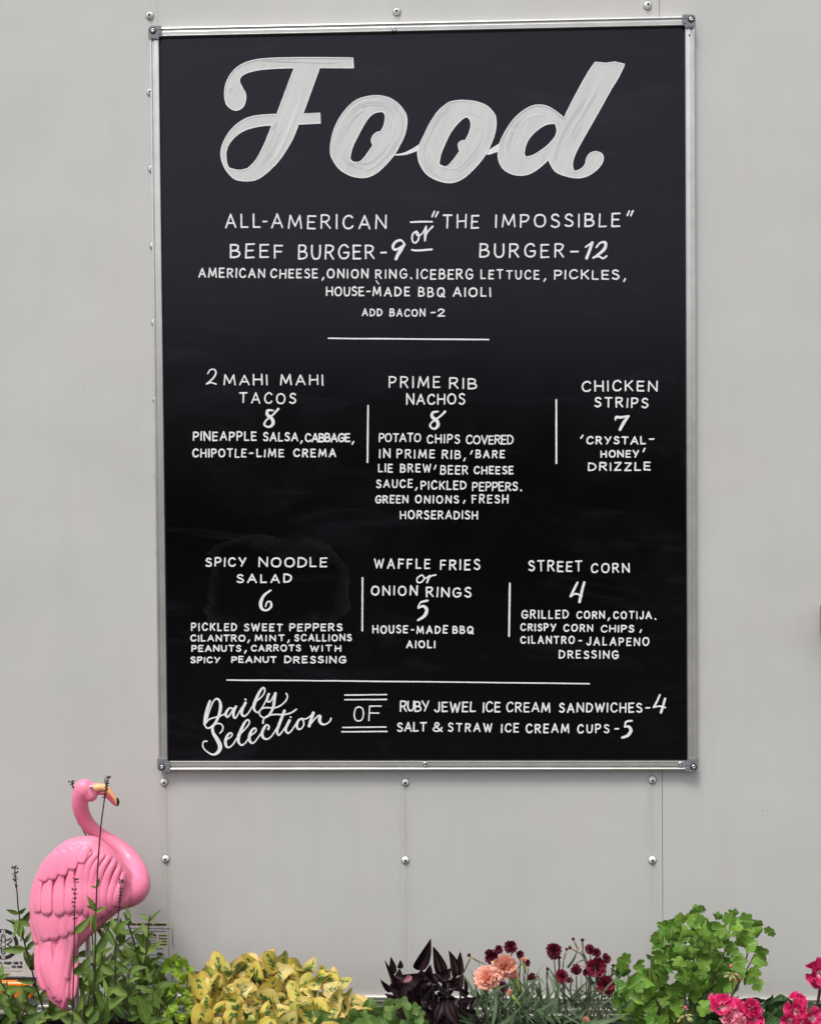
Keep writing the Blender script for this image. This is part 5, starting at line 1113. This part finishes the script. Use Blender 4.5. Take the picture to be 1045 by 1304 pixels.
# ------------------------------------------------------------------ bright green lobed bush
def rounded(amp, base=.5, seed=0, k=5):
    r = random.Random(seed); ph = r.uniform(-.15, .15); a = [r.uniform(.9, 1.08) for _ in range(9)]
    def f(th):
        x = abs(((th+pi) % (2*pi))-pi); l = abs(cos(x*k/2+ph))**.55; nar = 1-.30*max(0, (x-1.7)/1.44)**1.2
        fine = .97+.03*abs(cos(x*9))
        return base*(1-amp+amp*l)*nar*fine*(1 if x < 2.95 else .6)*a[int((th % (2*pi))/(2*pi)*9) % 9]
    return f
def bright_bush():
    rng = random.Random(41); T = plant('chrysanthemum_bush', 'bright green bush of lobed leaves without open flowers at the lower right', 'plant', 880, -.22)
    LB = leaf_mat('bright_lobed_leaf', (.05,.135,.016), (.17,.32,.042), (.28,.40,.10), trans=.18)
    V = variants('leaf', LB, [leaf_polar(rounded(a, .5, s, k_), 5, 60, cu, .35, .08, s) for s, a, cu, k_ in ((1,.38,.4,5),(2,.32,-.3,6),(3,.42,.5,5),(4,.30,.2,7),(5,.36,-.4,5),(6,.34,.6,6))])
    K = 3.667; H = [(265,190),(300,215),(375,192),(315,152),(345,255),(430,112),(385,112),(462,82),(490,66),(435,68),(525,130),(545,165),(575,180),(615,118),(580,105),(690,112),(655,125),(740,125),(800,157),(735,178),(670,220),(750,258),(748,290),(640,280),(460,220),(440,270),(390,330),(330,318),(480,308),(482,362),(412,380),(440,440),(510,420),(690,368),(735,405),(732,358),(490,512),(300,390),(352,430),(240,458),(208,378),(180,400),(110,412),(125,305),(105,355),(190,318),(240,282),(265,320),(135,500),(200,540),(250,515),(372,512),(240,580),(300,580),(190,470),(635,85),(640,160),(690,160),(500,190),(610,215),(560,150),(340,190),(410,180),(425,235),(660,300),(700,225),(380,260),(480,120),(300,585),(260,560),(560,330),(650,350),(600,400)]
    for a, b in H:
        u, v = 760+a/K, 1140+b/K; cx, cy = 880, 1262; dx, dy = u-cx, v-cy
        out = math.degrees(math.atan2(dx, -dy)); ang = rng.gauss(max(-110, min(110, out)), 32); sz = rng.uniform(17, 25) if b < 330 else rng.uniform(19, 27); r = radians(ang)
        if (a, b) in ((490,66),(435,68),(635,85),(240,282),(580,105)): ang, sz = rng.uniform(-25, 25), 14
        place('leaf', rng.choice(V), T, u-sin(r)*sz*.45, v+cos(r)*sz*.45, -.22-rng.uniform(-.03,.07), ang, sz, rng.uniform(0, 50), rng.uniform(-35, 35), rng.uniform(.8, 1.15))
    def ins(u, v):
        return ((u-882)/52)**2+((v-1210)/42)**2 < 1 or (v > 1225 and 790 < u < 915 and v > 1225+(860-u)*.3) or (v > 1250 and 785 < u < 900)
    for u, v in scatter(rng, 120, ins, 6.2, (785, 965, 1162, 1308)):
        ang = rng.uniform(-110, 110); r = radians(ang); sz = rng.uniform(18, 27)
        place('leaf', rng.choice(V), T, u-sin(r)*sz*.45, v+cos(r)*sz*.45, -.13-rng.uniform(0,.07), ang, sz, rng.uniform(0, 50), rng.uniform(-40, 40), rng.uniform(.8, 1.15))
    for tip, mid, b0 in (((885,1168),(884,1205),(880,1262)),((928,1168),(926,1200),(905,1255)),((955,1180),(951,1215),(935,1262)),((847,1190),(856,1215),(872,1265)),((866,1175),(868,1215),(878,1262)),((800,1225),(803,1255),(835,1300)),((828,1220),(831,1260),(845,1300)),((970,1182),(958,1190),(951,1215)),((905,1180),(902,1215),(898,1262)),((960,1215),(950,1235),(930,1270))):
        stem(T, [b0, mid, tip], 2.4, 1.1, STEMB, -.19)
    for u in (838, 872, 882, 902, 925): root(T, u, 1262 if u > 850 else 1298, -.19, 3, STEMB)
bright_bush()

# ------------------------------------------------------------------ pink geraniums
def geranium():
    rng = random.Random(51); T = plant('pink_geranium', 'geranium with hot pink flowers over dark green leaves in the lower right corner', 'flowering plant', 975, -.27)
    LK = leaf_mat('dark_geranium_leaf', (.028,.07,.022), (.06,.125,.04), (.09,.16,.06), trans=.12)
    V = variants('leaf', LK, [leaf_polar(scallop(9, .14, .5, s), 5, 50, .5, .3, .10, s) for s in range(4)])
    P = prof([(884,1262),(900,1256),(915,1262),(935,1272),(955,1268),(975,1268),(1000,1270),(1020,1276),(1060,1272)])
    for u, v in scatter(rng, 60, lambda u, v: v > P(u)+6, 9, (886, 1056, 1256, 1314)):
        a = rng.uniform(-90, 90); sz = rng.uniform(21, 32); r = radians(a)
        place('leaf', rng.choice(V), T, u-sin(r)*sz*.45, v+cos(r)*sz*.45, -.15-.1*(v-1256)/50+rng.uniform(-.02,.02), a, sz, rng.uniform(0, 50), rng.uniform(-35, 35), rng.uniform(.9, 1.2))
    for u, v in scatter(rng, 14, lambda u, v: True, 8, (885, 925, 1232, 1262)):
        place('leaf', rng.choice(V), T, u, v+8, rng.uniform(-.13,-.08), rng.uniform(-80, 80), rng.uniform(18, 26), 20, rng.uniform(-30, 30), 1.)
    pm = petal_mat('hot_pink_petal', (.50,.008,.085), (.68,.018,.15), (.85,.45,.55), trans=.25, rim=(.74,.10,.25)); Q = [petal_mesh('petal', pm, s, .015, 1.15, ruf=.10, teeth=4) for s in range(4)]
    ml = petal_mat('mottled_pink_petal', (.62,.03,.12), (.80,.30,.40), (.85,.5,.58), trans=.25); Q2 = [petal_mesh('petal', ml, s, .03, 1.1, ruf=.16, teeth=6) for s in range(3)]
    SG = [(6, 82, 1.), (5, 62, .86)]
    def fl(u, v, R, f, lay=SG, P_=Q, **k):
        F_ = flower(T, P_, u, v, k.pop('Y', -.3), R, f, lay, rng, **k)
        return F_
    def eye(F_, u, v, Y, f):
        ax = Vector((f[0],-1,f[1])).normalized(); c = px(u, v, Y)+ax*.004; b = MB()
        for k in range(7):
            a = k*.9; e = c+Vector((cos(a)*.0016,-.003,sin(a)*.0016)); b.tube([c, e], [.0003,.0004], 4); b.ball(e, .0006, 5, 4)
        b.build('stamens', mat('dark_pink_stamen', (.35,.02,.08), .5), F_)
    F1 = fl(1042.5, 1240, 19.5, (.1,.15), Y=-.28); eye(F1, 1042.5, 1240, -.28, (.1,.15)); stem(T, [(1036,1304),(1039,1285),(1043,1262),(1043,1250)], 3, 4.5, STEMB, -.27); root(T, 1036, 1304, -.27, 3, STEMB)
    F2 = fl(1013, 1288, 16, (0,.2), Y=-.32); eye(F2, 1013, 1288, -.32, (0,.2)); fl(1016, 1275, 13, (.1,.9), [(5,80,1.),(4,50,.8)], Y=-.31); fl(1034, 1298, 15, (.5,.4), Y=-.33); fl(1005, 1300, 11, (-.5,-.1), Y=-.33); fl(1022, 1306, 12, (.1,-.2), Y=-.34)
    fl(919, 1281, 17, (-.5,2.), [(4,60,1.1),(3,30,.8)], Y=-.31); fl(934, 1284, 17, (.3,1.8), [(5,75,1.),(3,40,.8)], Y=-.305); fl(957, 1285, 14, (.3,.3), [(6,75,1.),(6,50,.95),(5,25,.8)], Y=-.32); fl(960, 1298, 12, (.3,-.1), [(6,80,1.),(5,45,.9)], Y=-.33); fl(928, 1297, 13, (-.1,.3), [(8,78,1.),(7,50,.8),(5,20,.6)], Q2, Y=-.325); fl(943, 1302, 11, (.1,.3), [(7,75,1.),(5,45,.8)], Q2, Y=-.325)
    for u, b in ((915,925),(936,930),(958,950),(1013,1010),(930,936)): stem(T, [(b,1306),(u,1290)], 2.6, 2, STEMG, -.29); root(T, b, 1306, -.29, 2.6, STEMG)
    BUD = mat('pale_green_bud', (.30,.30,.12), .5); RB = mat('pink_bud_tip', (.60,.12,.12), .5)
    for cx, cy, Y in ((931,1244,-.29),(873,1297,-.31)):
        cl = MB(); q = MB()
        for k in range(13):
            a = rng.uniform(0, 2*pi); l = rng.uniform(2, 9); e = px(cx+sin(a)*l, cy-cos(a)*l*.7, Y-rng.uniform(0,.008)); s_ = px(cx, cy-5, Y)
            dr = (e-s_).normalized()*.004; cl.tube([s_, e], [.0006,.0008], 5); cl.tube([e-dr, e, e+dr*1.2], [.0006,.0019,.0006], 7)
            if k % 4 == 0: q.ball(e+dr*1.1, .0013, 7, 5)
        B = cl.build('bud_cluster', BUD, T, smooth=True); q.build('bud_tip', RB, B, smooth=True)
        b = MB(); b.ball(px(cx-1, cy-14, Y), .0024, 8, 6, (1,1,1.2)); b.build('bud_tip', RB, B, smooth=True); stem(T, [(cx+2,1306),(cx+1,cy-2),(cx,cy-8)], 2.2, 1.6, STEMG, Y)
geranium()
rebase()
